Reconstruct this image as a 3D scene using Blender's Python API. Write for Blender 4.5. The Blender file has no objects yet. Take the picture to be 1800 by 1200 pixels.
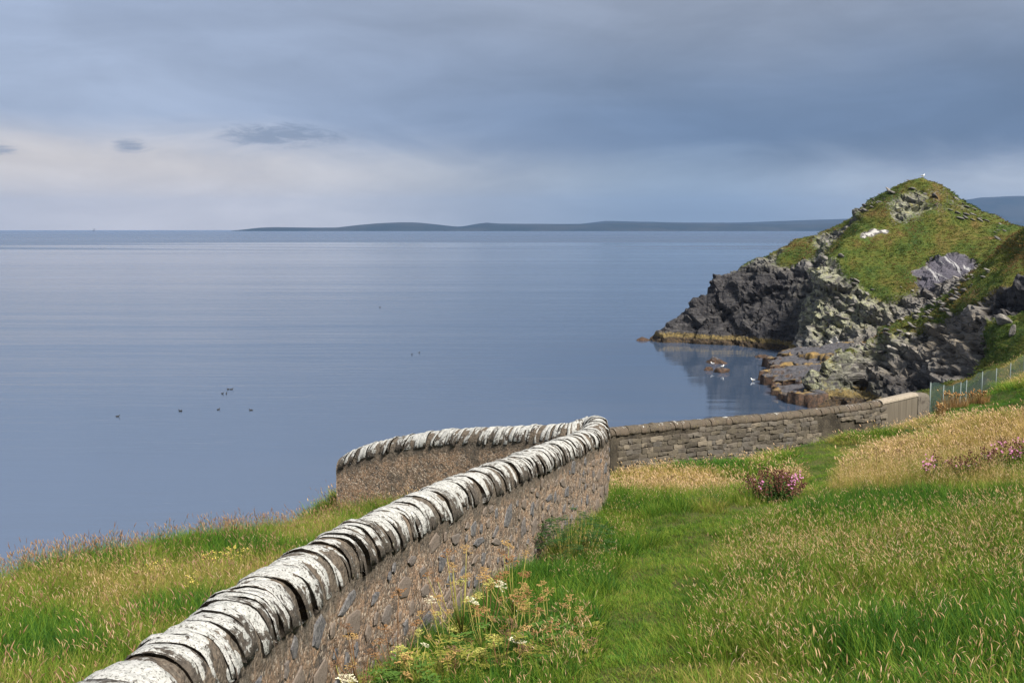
import bpy, bmesh, math, random
import numpy as np
from mathutils import Vector, Matrix

R = math.radians
random.seed(7)
rng = np.random.default_rng(11)
scene = bpy.context.scene
COL = scene.collection

# ------------------------------------------------------------------ camera
CAM = np.array([0.0, 0.0, 20.0])          # sea level is z = 0
FPX = 1750.0                              # focal length in pixels of the 1800 x 1200 picture (35 mm)
TH = math.atan(198 / FPX)                 # camera tilted down so that the horizon sits above the middle
cam_d = bpy.data.cameras.new('camera')
cam_d.sensor_width = 36.0
cam_d.lens = 35.0
cam_d.clip_start = 0.1
cam_d.clip_end = 90000.0
cam = bpy.data.objects.new('camera', cam_d)
COL.objects.link(cam)
cam.location = CAM
cam.rotation_euler = (math.pi / 2 - TH, 0, 0)
scene.camera = cam
EXPOSURE = 1.05
scene.view_settings.view_transform = 'Standard'
scene.view_settings.look = 'None'
scene.view_settings.gamma = 1.0
scene.view_settings.exposure = EXPOSURE
scene.view_settings.use_curve_mapping = False
scene.cycles.use_denoising = True
try:
    scene.cycles.denoiser = 'OPENIMAGEDENOISE'
    scene.cycles.denoising_input_passes = 'RGB_ALBEDO_NORMAL'
    scene.cycles.denoising_prefilter = 'ACCURATE'
except Exception:
    pass
scene.cycles.max_bounces = 8
scene.cycles.diffuse_bounces = 3
scene.cycles.glossy_bounces = 3
scene.cycles.transmission_bounces = 4
scene.cycles.transparent_max_bounces = 8
scene.cycles.volume_bounces = 1

# ------------------------------------------------------------------ sun
SUN_DIR = Vector((0.38, -0.50, 0.78)).normalized()      # towards the sun: high, over the right shoulder
sun_d = bpy.data.lights.new('sun', 'SUN')
sun_d.energy = 4.8
sun_d.angle = R(14)
sun_d.color = (1.0, 0.93, 0.83)
sun = bpy.data.objects.new('sun', sun_d)
COL.objects.link(sun)
sun.rotation_euler = SUN_DIR.to_track_quat('Z', 'Y').to_euler()
sun.location = (30, -20, 90)


# ------------------------------------------------------------------ node helper
class NT:
    def __init__(self, tree):
        self.t = tree
        self.t.nodes.clear()

    def n(self, kind, ins=None, **props):
        nd = self.t.nodes.new(kind)
        for k, v in props.items():
            setattr(nd, k, v)
        for k, v in (ins or {}).items():
            self.put(nd.inputs[k], v)
        return nd

    def put(self, sock, v):
        if hasattr(v, 'is_linked') or hasattr(v, 'links'):
            self.t.links.new(v, sock)
        elif isinstance(v, (tuple, list)) and len(v) == 3 and sock.type == 'RGBA':
            sock.default_value = (*v, 1)
        else:
            sock.default_value = v

    def math(self, op, a, b=0.0, c=None, clamp=False):
        nd = self.n('ShaderNodeMath', operation=op, use_clamp=clamp)
        self.put(nd.inputs[0], a)
        self.put(nd.inputs[1], b)
        if c is not None:
            self.put(nd.inputs[2], c)
        return nd.outputs[0]

    def vmath(self, op, a, b=(0, 0, 0)):
        nd = self.n('ShaderNodeVectorMath', operation=op)
        self.put(nd.inputs[0], a)
        self.put(nd.inputs[1], b)
        return nd.outputs[0]

    def mix(self, f, a, b, blend='MIX'):
        nd = self.n('ShaderNodeMix', data_type='RGBA', blend_type=blend)
        self.put(nd.inputs['Factor'], f)
        self.put(nd.inputs[6], a)
        self.put(nd.inputs[7], b)
        return nd.outputs[2]

    def step(self, v, lo, hi, a=0.0, b=1.0):
        nd = self.n('ShaderNodeMapRange', interpolation_type='SMOOTHSTEP')
        self.put(nd.inputs[0], v)
        self.put(nd.inputs[1], lo)
        self.put(nd.inputs[2], hi)
        self.put(nd.inputs[3], a)
        self.put(nd.inputs[4], b)
        return nd.outputs[0]

    def noise(self, vec, scale, detail=4.0, rough=0.55, dist=0.0):
        nd = self.n('ShaderNodeTexNoise', {'Scale': scale, 'Detail': detail, 'Roughness': rough, 'Distortion': dist})
        if vec is not None:
            self.put(nd.inputs['Vector'], vec)
        return nd.outputs['Fac']

    def voro(self, vec, scale, feature='F1', out='Distance', rand=1.0):
        nd = self.n('ShaderNodeTexVoronoi', {'Scale': scale, 'Randomness': rand}, feature=feature)
        if vec is not None:
            self.put(nd.inputs['Vector'], vec)
        return nd.outputs[out]

    def scale(self, vec, s):
        nd = self.n('ShaderNodeMapping')
        self.put(nd.inputs['Vector'], vec)
        nd.inputs['Scale'].default_value = s
        return nd.outputs[0]

    def ramp(self, f, stops, interp='LINEAR'):
        nd = self.n('ShaderNodeValToRGB')
        cr = nd.color_ramp
        cr.interpolation = interp
        while len(cr.elements) < len(stops):
            cr.elements.new(0.5)
        for e, (p, c) in zip(cr.elements, stops):
            e.position = p
            e.color = (*c, 1)
        self.put(nd.inputs[0], f)
        return nd.outputs[0]

    def attr(self, name, kind='GEOMETRY', out='Fac'):
        nd = self.n('ShaderNodeAttribute', attribute_name=name, attribute_type=kind)
        return nd.outputs[out]

    def bump(self, h, strength=0.5, dist=0.05, normal=None):
        nd = self.n('ShaderNodeBump', {'Strength': strength, 'Distance': dist, 'Height': h})
        if normal is not None:
            self.put(nd.inputs['Normal'], normal)
        return nd.outputs[0]


def material(name):
    m = bpy.data.materials.new(name)
    m.use_nodes = True
    return m, NT(m.node_tree)


def finish(t, color, rough=0.85, normal=None, spec=0.3, **kw):
    b = t.n('ShaderNodeBsdfPrincipled', {'Base Color': color, 'Roughness': rough, 'Specular IOR Level': spec})
    if normal is not None:
        t.put(b.inputs['Normal'], normal)
    for k, v in kw.items():
        t.put(b.inputs[k], v)
    o = t.n('ShaderNodeOutputMaterial')
    t.t.links.new(b.outputs[0], o.inputs['Surface'])
    return b


# ------------------------------------------------------------------ sky: a thin clear sky behind a grey layered overcast
world = bpy.data.worlds.new('World')
scene.world = world
world.use_nodes = True
t = NT(world.node_tree)
sky = t.n('ShaderNodeTexSky', sky_type='NISHITA', sun_disc=False)
sky.sun_elevation = math.asin(SUN_DIR.z)
sky.sun_rotation = math.atan2(SUN_DIR.x, SUN_DIR.y)
sky.air_density = 1.0
sky.dust_density = 2.0
d = t.n('ShaderNodeTexCoord').outputs['Generated']
sep = t.n('ShaderNodeSeparateXYZ', {0: d})
dx, dy, dz = sep.outputs
el = t.math('ARCSINE', dz)                       # elevation, radians
az = t.math('ARCTAN2', dx, dy)                   # azimuth from straight ahead, radians
comb = t.n('ShaderNodeCombineXYZ', {0: t.math('MULTIPLY', az, 1.0), 1: t.math('MULTIPLY', el, 3.2), 2: 0.3}).outputs[0]
n_big = t.noise(comb, 2.1, 5, 0.5, 0.6)
n_mid = t.noise(comb, 6.0, 6, 0.55, 0.8)
comb2 = t.n('ShaderNodeCombineXYZ', {0: t.math('MULTIPLY', az, 1.0), 1: t.math('MULTIPLY', el, 4.6), 2: 1.7}).outputs[0]
n_str = t.noise(comb2, 3.0, 6, 0.6, 0.5)
az01 = t.math('DIVIDE', t.math('ADD', az, 0.6), 1.2, clamp=True)
# underside of the cloud bank: lower to the right, frayed
edge = t.n('ShaderNodeMapRange', {0: az, 1: -0.5, 2: 0.05, 3: 0.092, 4: 0.060}).outputs[0]
edge = t.math('ADD', edge, t.math('MULTIPLY', t.math('SUBTRACT', n_big, 0.5), 0.05))
edge = t.math('ADD', edge, t.math('MULTIPLY', t.math('SUBTRACT', n_mid, 0.5), 0.035))
b_ = t.math('SUBTRACT', el, edge)
under = t.step(b_, 0.030, -0.022)
colU = t.ramp(az01, [(0.0, (0.76, 0.70, 0.665)), (0.25, (0.78, 0.71, 0.67)), (0.40, (0.61, 0.595, 0.595)), (0.55, (0.335, 0.40, 0.48)), (0.68, (0.255, 0.335, 0.44)), (0.77, (0.42, 0.48, 0.56)), (0.86, (0.50, 0.54, 0.60)), (1.0, (0.50, 0.54, 0.60))], 'B_SPLINE')
side = t.step(t.math('ADD', az, t.math('MULTIPLY', t.math('SUBTRACT', n_big, 0.5), 0.35)), -0.42, 0.24)
colA = t.mix(side, (0.385, 0.455, 0.600), (0.138, 0.202, 0.325))
high = t.step(t.math('ADD', el, t.math('MULTIPLY', t.math('SUBTRACT', n_big, 0.5), 0.10)), 0.10, 0.25)
colA = t.mix(high, colA, t.mix(side, (0.375, 0.450, 0.605), (0.300, 0.345, 0.435)))
colA = t.mix(t.step(el, 0.24, 0.55), colA, (0.38, 0.42, 0.50))
cloud = t.mix(under, colA, colU)
streak = t.math('MULTIPLY', t.step(n_str, 0.30, 0.72, 0.90, 1.08), t.step(n_mid, 0.30, 0.74, 0.94, 1.07))
cloud = t.mix(1.0, cloud, t.n('ShaderNodeCombineColor', {0: streak, 1: streak, 2: streak}).outputs[0], 'MULTIPLY')
K = 10.0


def wisp(az0, el0, sa, se, lo, hi):
    a = t.math('DIVIDE', t.math('SUBTRACT', az, az0), sa)
    b = t.math('DIVIDE', t.math('SUBTRACT', el, el0), se)
    g = t.math('EXPONENT', t.math('MULTIPLY', t.math('ADD', t.math('MULTIPLY', a, a), t.math('MULTIPLY', b, b)), -1.0))
    m = t.math('MULTIPLY', g, t.math('ADD', t.math('MULTIPLY', t.noise(comb2, 24, 7, 0.68, 1.5), 1.7), 0.0))
    return t.step(m, lo, hi)


for az0, el0, sa, se in ((-0.362, 0.0745, 0.026, 0.010), (-0.475, 0.069, 0.035, 0.006), (-0.225, 0.089, 0.085, 0.016)):
    cloud = t.mix(t.math('MULTIPLY', wisp(az0, el0, sa, se * 1.1, 0.45, 0.85), 0.7), cloud, (0.205, 0.255, 0.355))
cloudK = t.mix(1.0, cloud, (K / 2 ** EXPOSURE,) * 3, 'MULTIPLY')
cover = t.mix(0.96, sky.outputs[0], cloudK)
bg = t.n('ShaderNodeBackground', {'Color': cover, 'Strength': 0.1})
wo = t.n('ShaderNodeOutputWorld')
t.t.links.new(bg.outputs[0], wo.inputs[0])


# ------------------------------------------------------------------ geometry helpers
def ray(px, py):
    a = (px - 900.0) / FPX
    b = (600.0 - py) / FPX
    return np.array([a, math.cos(TH) + b * math.sin(TH), -math.sin(TH) + b * math.cos(TH)])


def at(px, py, Y):
    r = ray(px, py)
    return CAM + r * (Y / r[1])


def sea_at(px, py, z=0.0):
    r = ray(px, py)
    return CAM + r * ((z - CAM[2]) / r[2])


def to_px(P):
    P = np.asarray(P, float) - CAM
    x, y, z = P[..., 0], P[..., 1], P[..., 2]
    dep = y * math.cos(TH) - z * math.sin(TH)
    up = y * math.sin(TH) + z * math.cos(TH)
    return np.stack([900 + FPX * x / dep, 600 - FPX * up / dep, dep], -1)


def _hash(ix, iy, iz, seed=0):
    h = (ix.astype(np.int64) * 374761393 + iy.astype(np.int64) * 668265263 + iz.astype(np.int64) * 2147483647 + seed * 974711) & 0xFFFFFFFF
    h = ((h ^ (h >> 13)) * 1274126177) & 0xFFFFFFFF
    h = ((h ^ (h >> 16)) * 2246822519) & 0xFFFFFFFF
    return ((h ^ (h >> 15)) & 0xFFFFFF) / float(0xFFFFFF)


def vnoise(P, seed=0):
    i = np.floor(P).astype(np.int64)
    f = P - i
    f = f * f * (3 - 2 * f)
    out = 0
    for a in (0, 1):
        wa = f[:, 0] if a else 1 - f[:, 0]
        for b in (0, 1):
            wb = f[:, 1] if b else 1 - f[:, 1]
            for c in (0, 1):
                wc = f[:, 2] if c else 1 - f[:, 2]
                out = out + wa * wb * wc * _hash(i[:, 0] + a, i[:, 1] + b, i[:, 2] + c, seed)
    return out * 2 - 1


def fbm(P, octs=4, seed=0, gain=0.5):
    out, amp, tot = 0, 1.0, 0.0
    for o in range(octs):
        out = out + amp * vnoise(P * (2.03 ** o) + o * 7.3, seed + o)
        tot += amp
        amp *= gain
    return out / tot


def voronoi(P, seed=0):
    """F1, F2 and a random number for the nearest cell"""
    i = np.floor(P).astype(np.int64)
    f1 = np.full(len(P), 9e9)
    f2 = np.full(len(P), 9e9)
    cid = np.zeros(len(P))
    for a in (-1, 0, 1):
        for b in (-1, 0, 1):
            for c in (-1, 0, 1):
                ix, iy, iz = i[:, 0] + a, i[:, 1] + b, i[:, 2] + c
                q = np.stack([ix + _hash(ix, iy, iz, seed), iy + _hash(ix, iy, iz, seed + 1), iz + _hash(ix, iy, iz, seed + 2)], -1)
                dd = ((q - P) ** 2).sum(1)
                h = _hash(ix, iy, iz, seed + 3)
                new = dd < f1
                f2 = np.where(new, f1, np.minimum(f2, dd))
                cid = np.where(new, h, cid)
                f1 = np.where(new, dd, f1)
    return np.sqrt(f1), np.sqrt(f2), cid


def sstep(x, a, b):
    u = np.clip((x - a) / (b - a), 0, 1)
    return u * u * (3 - 2 * u)


def mesh_data(name, V, F, mat=None, smooth=False, attrs=None):
    me = bpy.data.meshes.new(name)
    V = np.ascontiguousarray(V, dtype=np.float32)
    if isinstance(F, np.ndarray):
        k = F.shape[1]
        me.vertices.add(len(V))
        me.vertices.foreach_set('co', V.ravel())
        me.loops.add(F.size)
        me.loops.foreach_set('vertex_index', F.astype(np.int32).ravel())
        me.polygons.add(len(F))
        me.polygons.foreach_set('loop_start', np.arange(0, F.size, k, dtype=np.int32))
        me.update(calc_edges=True)
    else:
        me.from_pydata([tuple(map(float, v)) for v in V], [], [tuple(int(i) for i in f) for f in F])
        me.update()
    if smooth:
        me.polygons.foreach_set('use_smooth', np.ones(len(me.polygons), dtype=bool))
    if mat is not None:
        for m in (mat if isinstance(mat, (list, tuple)) else [mat]):
            me.materials.append(m)
    for k, v in (attrs or {}).items():
        v = np.asarray(v)
        if v.ndim == 2:
            a = me.attributes.new(k, 'FLOAT_VECTOR', 'POINT')
            a.data.foreach_set('vector', np.ascontiguousarray(v, dtype=np.float32).ravel())
        elif v.dtype.kind == 'i':
            a = me.attributes.new(k, 'INT', 'POINT')
            a.data.foreach_set('value', np.ascontiguousarray(v, dtype=np.int32))
        else:
            a = me.attributes.new(k, 'FLOAT', 'POINT')
            a.data.foreach_set('value', np.ascontiguousarray(v, dtype=np.float32))
    return me


def link(name, me, parent=None, loc=None, rot=None, scale=None):
    o = bpy.data.objects.new(name, me)
    COL.objects.link(o)
    if parent is not None:
        o.parent = parent
    if loc is not None:
        o.location = tuple(map(float, loc))
    if rot is not None:
        o.rotation_euler = rot
    if scale is not None:
        o.scale = scale if isinstance(scale, (tuple, list)) else (scale,) * 3
    return o


def obj(name, V, F, mat, parent=None, smooth=False, attrs=None, **kw):
    return link(name, mesh_data(name, V, F, mat, smooth, attrs), parent, **kw)


def tag(o, label=None, cat=None, group=None, kind=None):
    if label:
        o['label'] = label
    if cat:
        o['category'] = cat
    if group:
        o['group'] = group
    if kind:
        o['kind'] = kind
    return o


def empty(name, loc):
    return link(name, None, loc=loc)


def grid_faces(nr, nc, wrap=False):
    r = np.arange(nr - 1)
    c = np.arange(nc if wrap else nc - 1)
    rr, cc = np.meshgrid(r, c, indexing='ij')
    c2 = (cc + 1) % nc
    return np.stack([rr * nc + cc, rr * nc + c2, (rr + 1) * nc + c2, (rr + 1) * nc + cc], -1).reshape(-1, 4)


def tube(pts, rad, n=6, cap=True):
    """tapered tube through points; returns verts, faces"""
    pts = np.asarray(pts, float)
    rad = np.broadcast_to(np.asarray(rad, float), (len(pts),))
    V = []
    up = np.array([0.13, 0.27, 0.95])
    for i, p in enumerate(pts):
        dvec = pts[min(i + 1, len(pts) - 1)] - pts[max(i - 1, 0)]
        dvec = dvec / (np.linalg.norm(dvec) + 1e-9)
        u = np.cross(dvec, up)
        if np.linalg.norm(u) < 1e-3:
            u = np.cross(dvec, [1, 0, 0])
        u /= np.linalg.norm(u)
        v = np.cross(dvec, u)
        for k in range(n):
            a = 2 * math.pi * k / n
            V.append(p + rad[i] * (math.cos(a) * u + math.sin(a) * v))
    F = [tuple(f) for f in grid_faces(len(pts), n, True)]
    if cap:
        F.append(tuple(range(n - 1, -1, -1)))
        m = (len(pts) - 1) * n
        F.append(tuple(range(m, m + n)))
    return np.array(V), F


def join(parts):
    V, F, o = [], [], 0
    for v, f in parts:
        V.append(np.asarray(v, float))
        F += [tuple(int(i) + o for i in q) for q in f]
        o += len(v)
    return np.concatenate(V), F


def box(c, s, rot=None):
    c = np.asarray(c, float)
    s = np.asarray(s, float) / 2
    V = np.array([[x, y, z] for x in (-1, 1) for y in (-1, 1) for z in (-1, 1)], float) * s
    if rot is not None:
        V = V @ np.array(rot).T
    F = [(0, 1, 3, 2), (4, 6, 7, 5), (0, 4, 5, 1), (2, 3, 7, 6), (0, 2, 6, 4), (1, 5, 7, 3)]
    return V + c, F


_ico = {}


def ico(sub):
    if sub not in _ico:
        bm = bmesh.new()
        bmesh.ops.create_icosphere(bm, subdivisions=sub, radius=1.0)
        _ico[sub] = (np.array([v.co[:] for v in bm.verts]), np.array([[v.index for v in f.verts] for f in bm.faces]))
        bm.free()
    return _ico[sub]


def rock_mesh(size, seed, sub=3, flat=0.35, cells=1.6):
    """a broken stone: sphere pushed into facets"""
    V, F = ico(sub)
    V = V.copy()
    r_ = np.random.default_rng(seed)
    for _ in range(14):                                  # slice off planes
        n_ = r_.normal(size=3)
        n_ /= np.linalg.norm(n_)
        h = r_.uniform(0.55, 0.92)
        dd = V @ n_ - h
        V = V - np.outer(np.maximum(dd, 0) * (1 - 0.15), n_)
    V = V * (1 + 0.06 * fbm(V * 2.5 + seed * 3.1, 3, seed)[:, None])
    return V * np.asarray(size, float), F
# ------------------------------------------------------------------ the land as one height function, z over sea level
CP = []          # x, y, z, grass


def cp(x, y, zrel, g=1.0):
    CP.append((x, y, 20 + zrel, g))


def cpp(px, py, Y, g=1.0):
    P = at(px, py, Y)
    CP.append((P[0], P[1], P[2], g))


def cps(px, py, g=0.0):
    P = sea_at(px, py)
    CP.append((P[0], P[1], 0.0, g))


# path beside the wall, going down
for a in ((0, -10, 0.6), (0, 0, -1.65), (0.3, 4, -2.7), (0.8, 8, -3.65), (1.2, 11, -4.35), (1.2, 14.7, -5.0), (2.3, 20.5, -5.7),
          (2.6, 26, -7.2), (3.4, 31.5, -8.2), (-0.75, 9, -4.3), (-0.1, 11, -4.7), (-1.35, 6, -3.95), (-1.6, 3.5, -3.3), (-2.0, 1, -2.5), (0.65, 14.7, -5.15), (1.3, 17.5, -5.5)):
    cp(*a)
# slope to the right
for a in ((3, 3, -2.15), (3.5, 6.8, -3.1), (5.1, 10, -3.55), (7.7, 15, -4.25), (10.2, 20, -4.75), (14.4, 28, -5.35), (3.5, 14, -4.75),
          (6, 20, -5.4), (8, 27, -7.1), (5, 24, -6.6), (12, -8, 2.0), (10, 0, -0.4), (20, 12, -2.2), (30, 28, -3.4), (26, 36, -5.2), (38, 48, -5.5),
          (50, 64, -6), (66, 84, -4), (16, 31, -6.3), (12, 33, -7.7), (40, -10, 4), (60, 20, 1.5), (80, 55, 0)):
    cp(*a)
cpp(1560, 795, 31)
cpp(1420, 814, 32)
cpp(1640, 745, 40); cpp(1730, 737, 39); cpp(1800, 672, 50); cpp(1800, 705, 44); cpp(1720, 712, 49)
# far wall foot
FARW = [(1062, 844, 32.0), (1085, 842, 33.0), (1200, 831, 34.6), (1350, 813, 37.6), (1450, 799, 39.6), (1530, 786, 41.6), (1600, 758, 43.6), (1629, 745, 44.9)]
for a in FARW:
    cpp(*a)
# fence foot and the bank behind it
FENCE = [(1633, 738, 46.5), (1697, 712, 54), (1725, 694, 58), (1750, 682, 60.5), (1775, 671, 63), (1799, 658, 66), (1840, 640, 70)]
for a in FENCE:
    cpp(*a)
cpp(1745, 668, 70); cpp(1800, 634, 75)
# left of the wall
for a in ((0, 1200, 8), (0, 1112, 10.5), (300, 1072, 11.5), (450, 995, 15), (-300, 1125, 9), (150, 1135, 9.5)):
    cpp(*a)
for a in ((-2.9, 6, -3.35), (-2.4, 9.5, -4.0), (-1.2, 14, -5.05), (0.2, 19, -5.85), (-9, 0, -2.6), (-14, -8, -2.4), (-2.5, 20.5, -6.45), (-0.5, 20.5, -6.2)):
    cp(*a)
# edge of the near cliff (top), then its foot
EDGE = [(-24, 2, -4.4), (-16, 9.5, -5.0)] + [tuple(at(*a) - CAM) for a in ((-180, 1035, 12.3), (0, 1032, 13.8), (120, 1010, 15.3), (230, 990, 16.8), (330, 974, 18.2), (420, 969, 19.4), (500, 946, 21.0), (570, 926, 23.0))]
EDGE += [(-4.6, 25.5, -7.0), (-2.0, 26.0, -7.2), (1.2, 27.5, -7.3)]
EDGE += [tuple(at(a, b, c + 2.2) - CAM - np.array([0.6, 0, 0.1])) for a, b, c in FARW[1:]]
EDGE = [np.array(e) for e in EDGE]
for i, e in enumerate(EDGE):
    a = EDGE[max(i - 1, 0)]
    b = EDGE[min(i + 1, len(EDGE) - 1)]
    tdir = (b - a)[:2] / np.linalg.norm((b - a)[:2])
    nrm = np.array([-tdir[1], tdir[0]])
    cp(e[0], e[1], e[2])
    cp(e[0] + nrm[0] * 2.5, e[1] + nrm[1] * 2.5, e[2] - 2.6, 0.6)
    cp(e[0] + nrm[0] * 9, e[1] + nrm[1] * 9, -19.5, 0)
    cp(e[0] + nrm[0] * 14, e[1] + nrm[1] * 14, -23, 0)
# gully between the fence and the headland
cp(24, 58, -13, 0.3); cp(21, 66, -19.5, 0); cp(27, 66, -13.5, .7); cp(34, 76, -14.0, 1); cp(22, 78, -22, 0); cp(33, 88, -15.0, .3); cp(45, 86, -11.5, 1); cp(56, 92, -6, 1)
cp(28, 86, -20.0, 0); cp(31, 96, -19.8, 0)
for a in ((1400, 700), (1415, 690), (1380, 665), (1400, 655), (1418, 668)):
    P = sea_at(*a)
    cp(P[0], P[1], -22, 0)
# headland: the near block and its front cliff
for a in ((1433, 716), (1470, 712), (1520, 706)):
    cps(*a)
for a in ((1440, 614, 114.2, 0), (1470, 598, 116, 0.45), (1520, 590, 118.5, 0.4), (1450, 668, 112.6, 0), (1500, 655, 113.2, 0), (1560, 655, 111, 0.1), (1560, 625, 114, .3), (1620, 610, 112, 0),
          (1500, 630, 116, 0.2), (1560, 690, 108, 0), (1620, 680, 104, 0), (1680, 665, 100, 0), (1620, 645, 108, 0), (1680, 625, 104, 0), (1715, 640, 99, 0.25), (1718, 590, 103, 0), (1660, 585, 109, 0),
          (1735, 640, 96.5, 1), (1735, 590, 99, 1), (1760, 610, 96, 1), (1800, 615, 92, 1), (1800, 575, 95.5, 1), (1765, 567, 97.5, .8), (1735, 558, 101, 0.3),
          (1740, 518, 104.5, 0), (1770, 525, 101.5, 0.0), (1800, 540, 98.5, 0), (1800, 505, 102, 0), (1800, 490, 104, 1), (1745, 500, 106.5, 1), (1700, 530, 108.5, 1), (1650, 555, 112, .85),
          # crest of the spur
          (1800, 396, 112, 1), (1770, 425, 114, 1), (1740, 452, 116, 1), (1700, 492, 118, 1), (1660, 522, 120, .95), (1620, 545, 121, .6), (1580, 566, 122, .42), (1540, 582, 122, 0.3),
          (1780, 455, 110, 1), (1740, 480, 111.5, 1),
          (1880, 340, 108, 1), (1900, 520, 94, 1), (1980, 420, 95, 1)):
    cpp(*a)
# behind the spur: a trough running down to the water
for a in ((1700, 505, 136, .2), (1640, 556, 134, 0), (1570, 592, 133, 0.0), (1500, 612, 133, 0), (1450, 640, 133, 0), (1450, 628, 141, 0), (1510, 596, 141, 0), (1580, 570, 141, 0.1)):
    cpp(*a)
# the cone
for a in ((1625, 314, 166, .9), (1600, 319, 166, .8), (1650, 319, 165.5, .8), (1560, 336, 168, .6), (1510, 362, 170, .4), (1500, 385, 171, .6), (1662, 336, 164, .55), (1700, 369, 162, .5), (1740, 393, 159, .5), (1775, 407, 155, .5),
          (1610, 352, 163, .42), (1580, 372, 162, .38), (1540, 405, 160.5, .9), (1480, 425, 160, .8), (1440, 455, 158, .35), (1420, 490, 156.5, .1), (1425, 530, 155, .1), (1418, 560, 154, 0), (1440, 585, 151.5, 0),
          (1500, 470, 155, .9), (1560, 450, 156, 1), (1620, 420, 157, 1), (1680, 420, 156, 1), (1720, 430, 153, 1), (1500, 520, 151.5, .35), (1560, 500, 151, .9), (1600, 480, 152, 1), (1620, 510, 147, .4), (1660, 470, 149, 0.0), (1700, 470, 148, 0),
          (1480, 550, 150.5, 0), (1480, 590, 148.5, 0), (1540, 545, 147.5, .1), (1560, 570, 145, 0), (1640, 530, 142, .1), (1740, 460, 146, .8), (1790, 430, 142, 1)):
    cpp(*a)
# the long western cliff
for a in ((1146, 600), (1210, 602), (1280, 606), (1340, 613), (1385, 619), (1410, 626)):
    cps(*a)
for a in ((1150, 590, 178.5, 0), (1185, 566, 178, 0), (1215, 541, 179, 0), (1240, 515, 179.5, 0), (1268, 477, 180, .1), (1300, 465, 180, .45), (1345, 447, 180, .5), (1395, 424, 179, .5), (1450, 405, 177, .5),
          (1215, 575, 176, 0), (1280, 570, 173.5, 0), (1280, 510, 175.5, 0), (1340, 575, 168.5, 0), (1340, 510, 171.5, 0), (1340, 478, 174, .15), (1385, 585, 164.5, 0), (1390, 520, 166.5, 0), (1390, 470, 170.5, .25), (1400, 455, 172, .9), (1420, 462, 168, .6),
          (1450, 430, 171, .2), (1405, 600, 161, 0)):
    cpp(*a)
# seaward and landward sides out of sight
for a in ((23, 183, -22), (33, 190, -21), (48, 198, -21), (66, 204, -21), (90, 212, -22), (120, 220, -22), (18, 178, -23), (150, 220, -21), (48, 188, -12), (66, 190, -8), (80, 185, -6), (100, 190, -14),
          (100, 150, -3), (125, 130, 0), (120, 105, 4), (105, 85, 3), (150, 170, -5), (160, 120, 2), (160, 60, 3), (120, 30, 3)):
    cp(*a)
# the sea floor of the cove and outside
for a in ((1120, 612), (1200, 620), (1280, 622), (1350, 632), (1300, 650), (1250, 690), (1350, 680), (1320, 720), (1400, 720), (1100, 640), (1000, 620), (1150, 700), (1000, 750), (1300, 780), (1420, 745), (1500, 760), (1050, 590)):
    P = sea_at(*a)
    cp(P[0], P[1], -23.5, 0)
for a in ((-40, 30), (-20, 45), (0, 50), (10, 60), (-40, 90), (0, 110), (0, 180), (-30, 160), (18, 74), (8, 75), (-40, 10), (-40, -10), (20, 195), (40, 205), (16, 90)):
    cp(a[0], a[1], -24, 0)

CP = np.array(CP)


def rbf_fit(xy, val, smooth):
    n = len(xy)
    D = np.linalg.norm(xy[:, None] - xy[None], axis=2)
    A = np.zeros((n + 3, n + 3))
    A[:n, :n] = -D + np.eye(n) * smooth
    A[:n, n] = 1
    A[:n, n + 1:] = xy
    A[n, :n] = 1
    A[n + 1:, :n] = xy.T
    return np.linalg.solve(A, np.concatenate([val, np.zeros(3)]))


def rbf_eval(w, xy, q):
    out = np.empty(len(q))
    for i in range(0, len(q), 20000):
        s = q[i:i + 20000]
        dd = np.sqrt(((s[:, None, :] - xy[None]) ** 2).sum(2) + 0.04)
        out[i:i + 20000] = -dd @ w[:len(xy)] + w[len(xy)] + s @ w[len(xy) + 1:]
    return out


WZ = rbf_fit(CP[:, :2], CP[:, 2], 0.02)
WG = rbf_fit(CP[:, :2], CP[:, 3], 0.02)


def land_raw(q):
    return rbf_eval(WZ, CP[:, :2], np.asarray(q, float))


# near terrain, sampled on a grid and looked up from it afterwards
NX0, NX1, NY0, NY1, NS = -34.0, 90.0, -14.0, 84.0, 0.4
gx = np.arange(NX0, NX1 + .01, NS)
gy = np.arange(NY0, NY1 + .01, NS)
GX, GY = np.meshgrid(gx, gy)
gq = np.stack([GX.ravel(), GY.ravel()], 1)
GZ = land_raw(gq)
q3 = np.concatenate([gq, np.zeros((len(gq), 1))], 1)
nearness = np.clip(1 - (gq[:, 1] - 40) / 40, 0.5, 1)
GZ = GZ + 0.13 * fbm(q3 * 0.55, 3, 3) + 0.10 * fbm(q3 * 1.1, 2, 9)
cl = sstep(GZ, 15.5, 8.0)
GZ = GZ + cl * 1.2 * fbm(q3 * 0.35, 4, 21)
GZ = GZ.reshape(GX.shape)


def ground_z(x, y):
    x = np.atleast_1d(np.asarray(x, float))
    y = np.atleast_1d(np.asarray(y, float))
    u = np.clip((x - NX0) / NS, 0, GX.shape[1] - 1.001)
    v = np.clip((y - NY0) / NS, 0, GX.shape[0] - 1.001)
    i, j = u.astype(int), v.astype(int)
    fu, fv = u - i, v - j
    return (GZ[j, i] * (1 - fu) * (1 - fv) + GZ[j, i + 1] * fu * (1 - fv) + GZ[j + 1, i] * (1 - fu) * fv + GZ[j + 1, i + 1] * fu * fv)


def ground_hit(px, py, y0=3.0, y1=80.0):
    """where the ray of a picture point meets the near ground"""
    r = ray(px, py)
    ys = np.linspace(y0, y1, 1600)
    P = CAM + np.outer(ys / r[1], r)
    below = P[:, 2] < ground_z(P[:, 0], P[:, 1])
    k = int(np.argmax(below)) if below.any() else len(ys) - 1
    return np.array([P[k, 0], P[k, 1], float(ground_z(P[k, 0], P[k, 1])[0])])


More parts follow.
